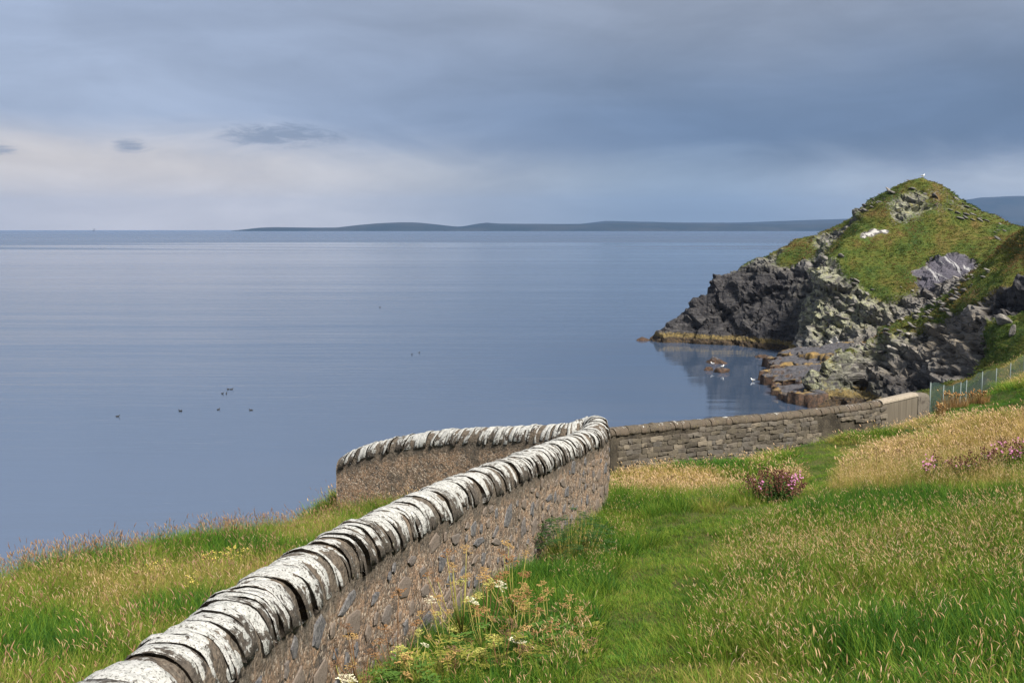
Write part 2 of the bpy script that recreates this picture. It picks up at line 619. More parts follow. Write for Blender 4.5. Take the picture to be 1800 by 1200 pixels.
# ------------------------------------------------------------------ ground materials
m_ground, t = material('turf_soil')
pos = t.n('ShaderNodeNewGeometry').outputs['Position']
nrm = t.n('ShaderNodeSeparateXYZ', {0: t.n('ShaderNodeNewGeometry').outputs['True Normal']}).outputs[2]
n1 = t.noise(pos, 0.7, 5, 0.6)
n2 = t.noise(pos, 9.0, 4, 0.65)
grass = t.mix(t.step(n1, 0.35, 0.65), (0.040, 0.062, 0.014), (0.075, 0.085, 0.022))
grass = t.mix(t.step(n2, 0.42, 0.7), grass, (0.085, 0.070, 0.030))
rocky = t.mix(t.step(n2, 0.35, 0.65), (0.060, 0.058, 0.055), (0.15, 0.14, 0.125))
steep = t.step(t.math('ADD', nrm, t.math('MULTIPLY', t.math('SUBTRACT', n1, 0.5), 0.5)), 0.70, 0.52)
finish(t, t.mix(steep, grass, rocky), 0.95, t.bump(t.math('ADD', n2, t.noise(pos, 40, 3)), 0.6, 0.05), 0.1)

keep = np.ones(GX.shape, bool)
F = grid_faces(*GX.shape)
V = np.stack([GX.ravel(), GY.ravel(), GZ.ravel()], 1)
cz = V[F].mean(1)
F = F[(cz[:, 2] > -2.0)]
used = np.unique(F)
remap = np.full(len(V), -1)
remap[used] = np.arange(len(used))
ground = obj('ground', V[used], remap[F], m_ground, smooth=True)
tag(ground, kind='structure')

# ------------------------------------------------------------------ headland rock
m_rock, t = material('headland_rock_and_turf')
geo = t.n('ShaderNodeNewGeometry')
pos = geo.outputs['Position']
pz = t.n('ShaderNodeSeparateXYZ', {0: pos}).outputs[2]
a_g, a_l, a_s, a_w, a_b, a_d = (t.attr(k) for k in ('grass', 'lichen', 'slab', 'guano', 'brown', 'basalt'))
rotm = t.n('ShaderNodeMapping', {'Vector': pos})
rotm.inputs['Rotation'].default_value = (R(-12), R(28), R(20))
rotm.inputs['Scale'].default_value = (0.5, 0.5, 2.4)
bed = rotm.outputs[0]
nb = t.noise(bed, 0.9, 8, 0.65, 0.3)
nf = t.noise(pos, 3.2, 7, 0.7)
nl = t.noise(pos, 0.16, 4, 0.55)
crack = t.voro(bed, 0.55, 'DISTANCE_TO_EDGE')
rock = t.ramp(nb, [(0.30, (0.030, 0.030, 0.033)), (0.46, (0.085, 0.083, 0.085)), (0.58, (0.15, 0.145, 0.14)), (0.74, (0.30, 0.285, 0.26))])
rock = t.mix(t.math('MULTIPLY', t.step(nl, 0.45, 0.7), 0.6), rock, (0.075, 0.066, 0.060))
rock = t.mix(t.math('MULTIPLY', a_b, t.step(nf, 0.3, 0.6)), rock, (0.17, 0.145, 0.11))
rock = t.mix(t.math('MULTIPLY', a_d, 0.85), rock, t.mix(t.step(nb, 0.35, 0.7), (0.015, 0.015, 0.018), (0.046, 0.044, 0.046)))
lich = t.mix(t.step(nf, 0.4, 0.65), (0.19, 0.20, 0.115), (0.30, 0.30, 0.22))
lich = t.mix(t.step(t.noise(pos, 0.7, 5, .6), 0.55, 0.7), lich, (0.25, 0.23, 0.075))
rock = t.mix(t.math('MULTIPLY', a_l, t.step(t.noise(pos, 1.3, 6, 0.7), 0.38, 0.58)), rock, lich)
# the bare slab with pale veins
vein_m = t.n('ShaderNodeMapping', {'Vector': pos})
vein_m.inputs['Rotation'].default_value = (0, R(33), 0)
vein_m.inputs['Scale'].default_value = (1.1, 0.1, 0.10)
vein = t.noise(vein_m.outputs[0], 1.6, 5, 0.6, 0.4)
slabc = t.mix(t.step(vein, 0.58, 0.63), t.mix(t.step(nf, .35, .65), (0.050, 0.048, 0.062), (0.095, 0.09, 0.11)), (0.27, 0.27, 0.275))
rock = t.mix(t.math('MULTIPLY', t.step(crack, 0.030, 0.008), 0.8), rock, (0.020, 0.019, 0.019))
rock = t.mix(a_s, rock, slabc)
rock = t.mix(t.step(t.math('SUBTRACT', a_w, t.math('MULTIPLY', t.noise(t.scale(pos, (1, 1, 0.5)), 1.6, 6, 0.7), 1.7)), -0.08, 0.10), rock, (0.40, 0.39, 0.37))
# tide marks: barnacles and yellow wrack over dark weed
zt = t.math('ADD', pz, t.math('MULTIPLY', t.math('SUBTRACT', nf, 0.5), 1.1))
rock = t.mix(t.step(zt, 1.75, 1.45), rock, t.mix(t.step(nf, 0.38, 0.6), (0.17, 0.125, 0.045), (0.075, 0.06, 0.032)))
rock = t.mix(t.step(zt, 1.05, 0.8), rock, t.mix(t.step(nf, 0.45, 0.65), (0.030, 0.024, 0.018), (0.085, 0.055, 0.028)))
# turf
g1 = t.noise(pos, 0.28, 5, 0.6)
g2 = t.noise(pos, 2.4, 5, 0.7)
turf = t.ramp(g1, [(0.28, (0.026, 0.052, 0.011)), (0.45, (0.048, 0.072, 0.011)), (0.56, (0.075, 0.082, 0.014)), (0.72, (0.125, 0.078, 0.030))])
turf = t.mix(t.step(g2, 0.55, 0.72), turf, (0.135, 0.112, 0.035))
turf = t.mix(t.step(g2, 0.45, 0.32), turf, (0.025, 0.045, 0.010))
gm = t.step(t.math('ADD', a_g, t.math('MULTIPLY', t.math('SUBTRACT', nf, 0.5), 0.9)), 0.42, 0.56)
gm = t.math('MULTIPLY', gm, t.step(a_w, 0.75, 0.5))
color = t.mix(gm, rock, turf)
hb = t.math('ADD', t.math('MULTIPLY', nb, 1.0), t.math('MULTIPLY', nf, 0.8))
hb = t.math('ADD', hb, t.math('MULTIPLY', t.step(crack, 0.0, 0.05), 0.35))
finish(t, color, 0.9, t.bump(hb, 0.65, 0.35), 0.2)

HX0, HX1, HY0, HY1 = 14.0, 170.0, 78.0, 224.0


def make_headland():
    hs = 0.7
    hx = np.arange(HX0, HX1, hs)
    hy = np.arange(HY0, HY1, hs)
    X, Y = np.meshgrid(hx, hy)
    q = np.stack([X.ravel(), Y.ravel()], 1)
    Z = land_raw(q)
    q3 = np.concatenate([q, np.zeros((len(q), 1))], 1)
    Z = np.maximum(Z, -3.0) + 0.0
    nr, nc = X.shape
    V = np.concatenate([np.stack([X.ravel(), Y.ravel(), Z], 1), np.stack([X.ravel(), Y.ravel(), np.full(Z.shape, -6.0)], 1)])
    F = grid_faces(nr, nc)
    Fb = F[:, ::-1] + nr * nc
    i = np.arange(nr * nc).reshape(nr, nc)
    ring = np.concatenate([i[0, :], i[1:, -1], i[-1, -2::-1], i[-2:0:-1, 0]])
    r2 = np.roll(ring, -1)
    side = np.stack([ring, ring + nr * nc, r2 + nr * nc, r2], 1)
    F = np.concatenate([F, Fb, side])
    tmp = bpy.data.objects.new('tmp', mesh_data('tmp', V, F))
    COL.objects.link(tmp)
    md = tmp.modifiers.new('r', 'REMESH')
    md.mode = 'VOXEL'
    md.voxel_size = 0.47
    md.use_smooth_shade = False
    dg = bpy.context.evaluated_depsgraph_get()
    ev = tmp.evaluated_get(dg)
    me = ev.to_mesh()
    V = np.empty(len(me.vertices) * 3, np.float32)
    me.vertices.foreach_get('co', V)
    V = V.reshape(-1, 3).astype(float)
    F = np.empty(len(me.loops), np.int32)
    me.loops.foreach_get('vertex_index', F)
    F = F.reshape(-1, 4)
    ev.to_mesh_clear()
    bpy.data.objects.remove(tmp)
    # drop everything well under the water or far out of sight
    fz = V[F].mean(1)
    F = F[(fz[:, 2] > -2.2) & ~((fz[:, 0] > 125) & (fz[:, 2] < -1.0))]
    used = np.unique(F)
    rm = np.full(len(V), -1)
    rm[used] = np.arange(len(used))
    V, F = V[used], rm[F]
    # normals
    fn = np.cross(V[F[:, 2]] - V[F[:, 0]], V[F[:, 3]] - V[F[:, 1]])
    N = np.zeros_like(V)
    for k in range(4):
        np.add.at(N, F[:, k], fn)
    N /= np.linalg.norm(N, axis=1)[:, None] + 1e-9
    if N[V[:, 2] > 5][:, 2].mean() < 0:
        N = -N
    G = rbf_eval(WG, CP[:, :2], V[:, :2])
    G = G + 0.28 * fbm(V * 0.22, 4, 5) + 0.55 * np.clip(N[:, 2] - 0.72, -0.6, 0.25)
    # features fixed to places on the rock

    def blob(px, py, Y, rx, ry, rz):
        P = at(px, py, Y)
        return np.exp(-(((V - P) / np.array([rx, ry, rz])) ** 2).sum(1))
    slab = np.zeros(len(V))
    for a in ((1640, 480, 148.5, 2.6, 5, 2.6), (1660, 470, 149, 2.6, 5, 2.6), (1685, 462, 149, 2.6, 5, 2.2), (1630, 492, 147.5, 1.6, 4, 1.6), (1755, 442, 152, 1.6, 4, 1)):
        slab = np.maximum(slab, blob(*a))
    slab = sstep(slab + 0.55 * fbm(V * 0.7, 4, 31), 0.42, 0.60)
    G = G - 1.5 * slab
    guano = np.zeros(len(V))
    for a in ((1525, 412, 160.5, 1.3, 5, .55), (1537, 408, 160.5, 1.1, 5, .5), (1552, 407, 160.5, .8, 5, .5), (1515, 417, 160.5, .6, 5, .4), (1470, 600, 147, 2.5, 5, .5)):
        guano = np.maximum(guano, blob(*a) * 1.15)
    lich = np.zeros(len(V))
    for a in ((1440, 480, 157, 4, 6, 6), (1430, 545, 154.5, 3, 6, 4), (1450, 575, 152, 3, 5, 3), (1480, 560, 150, 5, 6, 3), (1510, 540, 150, 5, 6, 3), (1470, 620, 115, 3, 4, 2.0), (1440, 650, 113, 1.6, 4, 4), (1520, 595, 118, 4, 5, 1.5),
              (1560, 345, 168, 5, 5, 3), (1600, 365, 162, 5, 5, 2), (1410, 440, 176, 6, 5, 3), (1490, 690, 112, 2, 4, 1.5)):
        lich = np.maximum(lich, blob(*a))
    brown = np.zeros(len(V))
    for a in ((1690, 600, 104, 5, 6, 4), (1640, 590, 110, 5, 6, 3), (1600, 560, 120, 8, 8, 3), (1640, 530, 130, 8, 14, 4), (1560, 660, 110, 3, 5, 3), (1600, 580, 130, 8, 14, 4)):
        brown = np.maximum(brown, blob(*a))
    dark = np.zeros(len(V))
    for a in ((1220, 570, 176, 7, 8, 6), (1280, 540, 175, 6, 9, 6), (1340, 540, 171, 6, 9, 6), (1390, 550, 166, 4, 8, 7), (1300, 500, 176, 6, 6, 4), (1450, 690, 112, 3, 4, 4), (1500, 690, 112.5, 4, 4, 2), (1590, 685, 107, 5, 5, 2), (1445, 660, 112.5, 2, 4, 3), (1780, 525, 101, 6, 4, 2)):
        dark = np.maximum(dark, blob(*a))
    dark = sstep(dark, 0.12, 0.5)
    G = np.where(V[:, 2] < 3.0, np.minimum(G, 0.1), G)
    rockm = np.clip(1 - sstep(G, 0.35, 0.62), 0, 1)
    # bedding planes dip to the left; split the rock into blocks along them
    ax = np.array([0.46, -0.16, 0.87])
    ax /= np.linalg.norm(ax)
    h = V @ ax
    S = V + np.outer(h, ax) * 1.4
    S = S + 0.5 * np.stack([fbm(V * 0.6, 2, 41), fbm(V * 0.6, 2, 42), fbm(V * 0.6, 2, 43)], 1)
    f1, f2, c1 = voronoi(S / 5.2, 1)
    S2 = S + np.outer(h, ax) * 1.6
    g1, g2, c2 = voronoi(S2 / 2.6 + 3.3, 6)
    k1, k2, c3 = voronoi(S2 / 1.3 + 8.1, 12)
    # standing joints in the dark western cliff, beds elsewhere
    W = (V + 0.6 * np.stack([fbm(V * 0.5, 2, 44), fbm(V * 0.5, 2, 45), fbm(V * 0.5, 2, 46)], 1)) * np.array([1, 1, 0.38])
    w1_, w2_, cw = voronoi(W / 4.6, 17)
    x1_, x2_, cx_ = voronoi((W * np.array([1, 1, 1.7]) + np.outer(W[:, 0] + W[:, 2], [0.3, 0.2, 0.5])) / 2.6 + 4.4, 27)
    hb_ = (h + 0.5 * fbm(V * 0.35, 3, 47)) / 1.25
    bedk = np.floor(hb_)
    bedo = _hash(bedk.astype(np.int64), bedk.astype(np.int64) * 0 + 3, bedk.astype(np.int64) * 0, 9)
    bedf = hb_ - bedk
    big = rockm * (1 - 0.75 * slab)
    low = sstep(V[:, 2], 4.5, 1.2)
    dsp = big * (1.7 * (c1 - 0.55) * (1 - 0.4 * low) + 0.62 * (c2 - 0.5) + 0.22 * (c3 - 0.5)
                 - 0.75 * sstep(f2 - f1, 0.09, 0.0) - 0.22 * sstep(g2 - g1, 0.10, 0.0) + 0.45 * fbm(V * 0.45, 3, 51))
    west = dark * (V[:, 1] > 155)
    dsp = dsp * (1 - 0.8 * west) + big * west * (2.3 * (cw - 0.5) + 0.9 * (cx_ - 0.5) - 0.55 * sstep(w2_ - w1_, 0.05, 0.0) + 0.45 * fbm(V * 0.9, 4, 52))
    dsp = dsp + big * (1 - west) * (1 - 0.5 * low) * (0.85 * (bedo - 0.5) - 0.35 * sstep(bedf, 0.16, 0.0) - 0.2 * bedf)
    turfm = 1 - rockm
    dsp = dsp + turfm * (0.55 * fbm(V * 0.33, 3, 61) + 0.28 * fbm(V * 1.1, 3, 62))
    dsp = np.where(V[:, 2] < -0.3, np.minimum(dsp, 0), dsp)
    V = V + N * dsp[:, None]
    shade = np.zeros(len(F), bool)
    me = mesh_data('headland', V, F, m_rock, False, {'grass': G, 'lichen': lich, 'slab': slab, 'guano': guano, 'brown': brown, 'basalt': dark})
    me.polygons.foreach_set('use_smooth', (turfm[F].mean(1) > 0.6))
    return link('headland', me), V, N, G - 2 * (guano > 0.3), F


headland, HV, HN, HG, HF = make_headland()
tag(headland, kind='structure')

# ------------------------------------------------------------------ sea
m_sea, t = material('sea_water')
pos = t.n('ShaderNodeNewGeometry').outputs['Position']
sxyz = t.n('ShaderNodeSeparateXYZ', {0: pos})
dist = t.n('ShaderNodeVectorMath', {0: pos}, operation='LENGTH').outputs['Value']
far = t.math('LOGARITHM', t.math('MAXIMUM', dist, 10.0), 10.0)
# long swell lines, ripples, and smooth slicks where the wind does not reach
w1 = t.noise(t.scale(pos, (0.035, 0.30, 0.3)), 1.0, 3, 0.5, 0.4)
w2 = t.noise(t.scale(pos, (0.22, 1.15, 1.0)), 1.0, 4, 0.6, 0.6)
w3 = t.noise(t.scale(pos, (1.2, 3.2, 2.0)), 1.0, 3, 0.6, 0.3)
slick = t.noise(t.scale(pos, (0.0007, 0.0042, 1.0)), 1.0, 5, 0.55, 1.2)
slick2 = t.noise(t.scale(pos, (0.006, 0.03, 1.0)), 1.0, 4, 0.55, 0.8)
breeze = t.math('ADD', t.step(slick, 0.40, 0.62), t.math('MULTIPLY', slick2, 0.35))
outer = t.step(t.math('ADD', far, t.math('MULTIPLY', t.math('SUBTRACT', slick, 0.5), 0.9)), 2.98, 3.16)                       # the open sea beyond a kilometre or two is wind-roughened
cove = t.n('ShaderNodeVectorMath', {0: t.vmath('MULTIPLY', t.vmath('SUBTRACT', pos, (38.0, 138.0, 0.0)), (1.0, 0.8, 1.0))}, operation='LENGTH').outputs['Value']
open_ = t.step(cove, 22.0, 52.0)                      # the cove under the cliffs is sheltered
ripple = t.math('MULTIPLY', t.math('MULTIPLY', breeze, 0.75), open_)
w0 = t.noise(t.scale(pos, (0.006, 0.055, 0.1)), 1.0, 3, 0.5, 0.5)
wl = t.noise(t.scale(pos, (0.0013, 0.012, 0.1)), 1.0, 3, 0.5, 0.5)
long_ = t.math('ADD', t.math('MULTIPLY', w0, 3.6), t.math('MULTIPLY', wl, 12.0))
h = t.math('ADD', t.math('ADD', long_, t.math('MULTIPLY', w1, 1.0)), t.math('MULTIPLY', w2, t.math('ADD', 0.28, t.math('MULTIPLY', ripple, 0.30))))
h = t.math('ADD', h, t.math('MULTIPLY', w3, t.math('ADD', 0.05, t.math('MULTIPLY', ripple, 0.07))))
rough = t.math('ADD', t.math('ADD', 0.015, t.math('MULTIPLY', ripple, 0.07)), t.math('MULTIPLY', outer, 0.22))
finish(t, (0.040, 0.062, 0.104), rough, t.bump(t.math('MULTIPLY', h, t.math('ADD', 0.4, t.math('MULTIPLY', open_, 0.6))), 0.27, 0.30), 0.5, IOR=t.math('SUBTRACT', 4.8, t.math('MULTIPLY', outer, 3.1)))
rs = np.concatenate([[0], np.geomspace(20, 13900, 40)])
na = 96
ang = np.linspace(0, 2 * math.pi, na, endpoint=False)
V = np.concatenate([np.stack([r * np.cos(ang), r * np.sin(ang), np.zeros(na)], 1) for r in rs[1:]])
F = grid_faces(len(rs) - 1, na, True)
F = F[:, ::-1]
capf = [tuple(range(na))]
sea = obj('sea', V, [tuple(f) for f in F] + capf, m_sea)
tag(sea, kind='structure')

# ------------------------------------------------------------------ far islands and hills
m_hill, t = material('far_heath')
pos = t.n('ShaderNodeNewGeometry').outputs['Position']
n1 = t.noise(t.scale(pos, (0.002, 0.002, 0.004)), 1.0, 6, 0.6)
finish(t, t.mix(t.step(n1, 0.4, 0.6), (0.013, 0.020, 0.021), (0.026, 0.030, 0.029)), 0.95, None, 0.1)
m_white, t = material('pale_cliff')
pos = t.n('ShaderNodeNewGeometry').outputs['Position']
finish(t, t.mix(t.step(t.noise(t.scale(pos, (0.03, 0.03, 0.01)), 1.0, 4), 0.4, 0.6), (0.62, 0.58, 0.52), (0.40, 0.36, 0.30)), 0.9)


def hill(name, prof, D, depth, mat=m_hill, seed=0):
    xs = np.array([p[0] for p in prof], float)
    ys = np.array([p[1] for p in prof], float)
    px = np.linspace(xs[0], xs[-1], 160)
    py = np.interp(px, xs, ys)
    nr = 13
    V = []
    for k, u in enumerate(np.linspace(0, 1, nr)):
        for a, b in zip(px, py):
            P = at(a, b, D)
            hgt = max(P[2], 0.5)
            w = math.sin(math.pi * u) ** 0.7
            V.append((P[0] + (u - 0.5) * depth * 0.05, D + (u - 0.5) * depth, hgt * w - 3))
    V = np.array(V)
    V[:, 2] += 0.07 * np.maximum(V[:, 2], 0) * fbm(V * 0.0016, 4, seed)
    return tag(obj(name, V, grid_faces(nr, 160), mat, smooth=True), kind='structure')


hill('low_island', [(458, 402.2), (470, 400), (478, 398.6), (520, 399.2), (560, 399.6), (600, 399.2), (640, 394), (670, 391.3), (705, 389.8), (735, 390.3), (770, 394), (800, 397.4), (815, 397.5), (840, 393), (856, 390.8),
                    (880, 392.6), (930, 393), (1000, 393), (1040, 392.5), (1100, 391.5), (1180, 392), (1260, 392), (1340, 393), (1400, 393.5), (1470, 392), (1560, 391), (1700, 390), (1900, 385)], 9000, 1800, seed=1)
hill('far_hill_ridge', [(980, 399), (1020, 393), (1065, 388.2), (1120, 389.5), (1200, 391), (1300, 391), (1380, 388), (1440, 385.5), (1500, 384), (1580, 375), (1660, 358), (1720, 348.5), (1780, 345.5), (1860, 343), (1960, 350), (2100, 362)], 11500, 3000, seed=2)
# ------------------------------------------------------------------ wall materials
def lichen_stone(name, amount, base_a, base_b, base_c):
    m, t = material(name)
    geo = t.n('ShaderNodeNewGeometry')
    pos = geo.outputs['Position']
    rnd = t.n('ShaderNodeObjectInfo').outputs['Random']
    off = t.vmath('ADD', pos, t.n('ShaderNodeCombineXYZ', {0: t.math('MULTIPLY', rnd, 40), 1: 0.0, 2: t.math('MULTIPLY', rnd, 17)}).outputs[0])
    nz = t.n('ShaderNodeSeparateXYZ', {0: geo.outputs['True Normal']}).outputs[2]
    loc = t.attr('stone', 'GEOMETRY', 'Vector')
    n1 = t.noise(t.vmath('ADD', t.scale(loc, (2.2, 1.0, 1.0)), t.vmath('MULTIPLY', off, (0.15, 0.15, 0.15))), 6.0, 6, 0.62, 0.7)
    n2 = t.noise(off, 26, 5, 0.65)
    n3 = t.noise(off, 70, 3, 0.6)
    stone = t.mix(t.step(n2, 0.35, 0.65), base_a, base_b)
    stone = t.mix(t.math('MULTIPLY', t.step(rnd, 0.45, 0.8), t.step(n1, 0.35, 0.6)), stone, base_c)
    stone = t.mix(t.math('MULTIPLY', t.step(n1, 0.56, 0.7), 0.7), stone, (0.16, 0.135, 0.065))
    grow = t.math('ADD', t.math('ADD', t.math('MULTIPLY', nz, 0.30), t.math('MULTIPLY', n1, 1.25)), t.math('MULTIPLY', rnd, 0.34))
    grow = t.math('ADD', grow, t.math('MULTIPLY', t.math('SUBTRACT', n2, 0.5), 0.35))
    mask = t.step(grow, 1.02 - amount, 1.09 - amount)
    lich = t.mix(t.step(n2, 0.35, 0.7), (0.44, 0.44, 0.425), (0.29, 0.30, 0.285))
    lich = t.mix(t.math('MULTIPLY', t.step(n1, 0.62, 0.8), 0.5), lich, (0.50, 0.47, 0.30))
    lich = t.mix(t.step(t.math('ADD', n3, t.math('MULTIPLY', n2, 0.25)), 0.68, 0.74), lich, (0.12, 0.115, 0.105))
    hgt = t.math('ADD', t.math('ADD', t.math('MULTIPLY', mask, 0.25), n2), t.math('MULTIPLY', n3, 0.5))
    finish(t, t.mix(mask, stone, lich), 0.92, t.bump(hgt, 0.8, 0.022), 0.15)
    return m


m_cope = lichen_stone('lichened_coping', 0.17, (0.042, 0.037, 0.032), (0.098, 0.084, 0.070), (0.105, 0.072, 0.062))
m_cope_dull = lichen_stone('weathered_coping', -0.24, (0.050, 0.042, 0.033), (0.110, 0.092, 0.070), (0.092, 0.072, 0.055))

m_harl, t = material('rough_cast_render')
geo = t.n('ShaderNodeNewGeometry')
pos = geo.outputs['Position']
top = t.attr('drop')
n1 = t.noise(pos, 2.6, 5, 0.6, 0.4)
n2 = t.noise(pos, 22, 6, 0.7)
v1 = t.n('ShaderNodeTexVoronoi', {'Vector': t.scale(pos, (1, 1, 0.75)), 'Scale': 46.0})
vd = v1.outputs['Distance']
vc = t.n('ShaderNodeSeparateColor', {0: v1.outputs['Color']}).outputs[0]
sand = t.mix(t.step(n1, 0.38, 0.62), (0.290, 0.196, 0.130), (0.195, 0.145, 0.106))
n5 = t.noise(pos, 7.5, 6, 0.65, 0.8)
sand = t.mix(t.step(n5, 0.50, 0.36), sand, (0.095, 0.080, 0.067))
sand = t.mix(t.step(n5, 0.60, 0.70), sand, (0.33, 0.27, 0.205))
sand = t.mix(t.math('MULTIPLY', t.step(n2, 0.52, 0.36), 0.75), sand, (0.085, 0.074, 0.066))
sand = t.mix(t.math('MULTIPLY', t.step(vc, 0.80, 0.88), 0.6), sand, (0.50, 0.43, 0.35))
sand = t.mix(t.math('MULTIPLY', t.step(vc, 0.20, 0.12), 0.6), sand, (0.07, 0.066, 0.064))
stain_n = t.noise(t.scale(pos, (7, 7, 0.8)), 1.0, 5, 0.6)
stain = t.step(t.math('ADD', top, t.math('MULTIPLY', t.math('SUBTRACT', stain_n, 0.5), -0.55)), 0.30, 0.04)
n4 = t.noise(t.scale(pos, (1.0, 1.0, 0.6)), 1.7, 4, 0.6, 0.5)
stain = t.math('MAXIMUM', t.math('MULTIPLY', stain, 0.9), t.math('MULTIPLY', t.step(n4, 0.56, 0.68), 0.75))
col = t.mix(t.math('MULTIPLY', stain, 0.9), sand, t.mix(t.step(n2, .35, .65), (0.060, 0.052, 0.043), (0.125, 0.11, 0.09)))
hgt = t.math('ADD', t.math('MULTIPLY', t.step(vd, 0.75, 0.1), 0.22), t.math('ADD', t.math('MULTIPLY', n2, 0.9), t.math('MULTIPLY', n5, 1.6)))
finish(t, col, 0.95, t.bump(hgt, 0.9, 0.03), 0.1)

m_face, t = material('blue_grey_field_stone')
pos = t.n('ShaderNodeNewGeometry').outputs['Position']
rnd = t.n('ShaderNodeObjectInfo').outputs['Random']
n2 = t.noise(pos, 30, 6, 0.7)
c = t.mix(t.step(n2, 0.35, 0.66), (0.050, 0.050, 0.056), (0.165, 0.160, 0.158))
c = t.mix(t.step(n2, 0.66, 0.74), c, (0.36, 0.35, 0.34))
c = t.mix(t.step(rnd, 0.2, 0.6), c, t.mix(0.72, c, (0.165, 0.128, 0.098)))
finish(t, c, 0.85, t.bump(n2, 0.7, 0.02), 0.25)

m_rubble, t = material('rubble_stone')
pos = t.n('ShaderNodeNewGeometry').outputs['Position']
rnd = t.n('ShaderNodeObjectInfo').outputs['Random']
n1 = t.noise(pos, 4.0, 5, 0.6)
n2 = t.noise(pos, 22, 6, 0.7)
c = t.ramp(rnd, [(0.0, (0.048, 0.042, 0.034)), (0.35, (0.105, 0.090, 0.068)), (0.7, (0.078, 0.072, 0.066)), (1.0, (0.175, 0.148, 0.112))])
c = t.mix(t.step(n2, 0.5, 0.7), c, t.mix(0.5, c, (0.24, 0.22, 0.17)))
c = t.mix(t.step(n1, 0.5, 0.35), c, (0.07, 0.06, 0.05))
finish(t, c, 0.92, t.bump(n2, 0.7, 0.02), 0.15)

m_mortar, t = material('dark_rubble_joint')
pos = t.n('ShaderNodeNewGeometry').outputs['Position']
n1 = t.noise(pos, 1.4, 5, 0.6)
n2 = t.noise(pos, 18, 6, 0.7)
v1 = t.n('ShaderNodeTexVoronoi', {'Vector': t.scale(pos, (1, 1, 1.8)), 'Scale': 7.0})
vc = t.n('ShaderNodeSeparateColor', {0: v1.outputs['Color']}).outputs[0]
c = t.mix(t.step(n1, 0.4, 0.6), (0.030, 0.026, 0.021), (0.066, 0.057, 0.044))
c = t.mix(t.step(n2, 0.5, 0.7), c, (0.125, 0.108, 0.08))
finish(t, c, 0.95, t.bump(n2, 0.9, 0.04), 0.1)

m_cement, t = material('cement_render')
pos = t.n('ShaderNodeNewGeometry').outputs['Position']
st = t.noise(t.scale(pos, (9, 9, 0.35)), 1.0, 5, 0.6)
n2 = t.noise(pos, 40, 4, 0.6)
c = t.mix(t.step(st, 0.35, 0.65), (0.088, 0.075, 0.058), (0.130, 0.112, 0.088))
finish(t, t.mix(t.step(n2, 0.4, 0.7), c, t.mix(0.3, c, (0.10, 0.09, 0.07))), 0.9, t.bump(n2, 0.4, 0.01), 0.2)
m_cement_top, t = material('cement_cap')
pos = t.n('ShaderNodeNewGeometry').outputs['Position']
n2 = t.noise(pos, 14, 5, 0.6)
finish(t, t.mix(t.step(n2, 0.35, 0.65), (0.20, 0.172, 0.135), (0.27, 0.235, 0.19)), 0.9, t.bump(n2, 0.4, 0.01), 0.2)


# ------------------------------------------------------------------ sweeping walls
def smooth_path(pts, ds, sig):
    pts = np.asarray(pts, float)
    seg = np.linalg.norm(np.diff(pts, axis=0), axis=1)
    s = np.concatenate([[0], np.cumsum(seg)])
    u = np.arange(0, s[-1], ds)
    P = np.stack([np.interp(u, s, pts[:, k]) for k in range(3)], 1)
    k = int(3 * sig / ds)
    w = np.exp(-0.5 * (np.arange(-k, k + 1) * ds / sig) ** 2)
    w /= w.sum()
    first = P[0] - np.arange(k, 0, -1)[:, None] * (P[1] - P[0])
    last = P[-1] + np.arange(1, k + 1)[:, None] * (P[-1] - P[-2])
    Q = np.concatenate([first, P, last])
    return np.stack([np.convolve(Q[:, j], w, 'valid') for j in range(3)], 1)


def frames(P):
    T = np.gradient(P, axis=0)
    T /= np.linalg.norm(T, axis=1)[:, None]
    H = T.copy()
    H[:, 2] = 0
    H /= np.linalg.norm(H, axis=1)[:, None]
    Nn = np.stack([H[:, 1], -H[:, 0], np.zeros(len(H))], 1)       # to the right of the walking direction
    return T, H, Nn


def arch(k, a, h, e=2.4):
    """points over a rounded cap, right to left: offsets across and down from the top"""
    th = np.linspace(0, math.pi, k)
    x = np.sign(np.cos(th)) * np.abs(np.cos(th)) ** (2 / e) * a
    z = np.abs(np.sin(th)) ** (2 / e) * h - h
    return x, z


def wall_body(P, half, cap_h, base_fn, mat, name, parent, org, nv=14, rough=0.012, cap=True, freq=9.0, gap=0.05):
    T, H, Nn = frames(P)
    ax, az = arch(13, half, cap_h - gap)
    rows = []
    dr = []
    for i, p in enumerate(P):
        b = base_fn(p)
        spring = p[2] - cap_h
        zs = np.linspace(b, spring, nv)[:-1]
        prof = [(half, z) for z in zs] + [(x, p[2] - gap + z) for x, z in zip(ax, az)] + [(-half, z) for z in zs[::-1]]
        rows.append([p[:2].tolist() + [0] + Nn[i] * 0 if False else np.array([p[0], p[1], 0]) + Nn[i] * x + np.array([0, 0, z]) for x, z in prof])
        dr.append([max(0.0, spring - z) for x, z in prof])
    V = np.array(rows)
    nr, nc = V.shape[:2]
    dr = np.array(dr).ravel()
    V = V.reshape(-1, 3)
    cen = np.repeat(P, nc, 0)
    out = V - cen
    out[:, 2] = 0
    out /= np.linalg.norm(out, axis=1)[:, None] + 1e-6
    V = V + out * (rough * (fbm(V * freq, 3, 77) + 0.9 * fbm(V * 2.2, 2, 78)))[:, None]
    F = [tuple(f) for f in grid_faces(nr, nc)]
    F += [tuple(range(nc)), tuple(range((nr - 1) * nc + nc - 1, (nr - 1) * nc - 1, -1))]
    o = obj(name, V - org, F, mat, parent, smooth=True, attrs={'drop': dr})
    return o


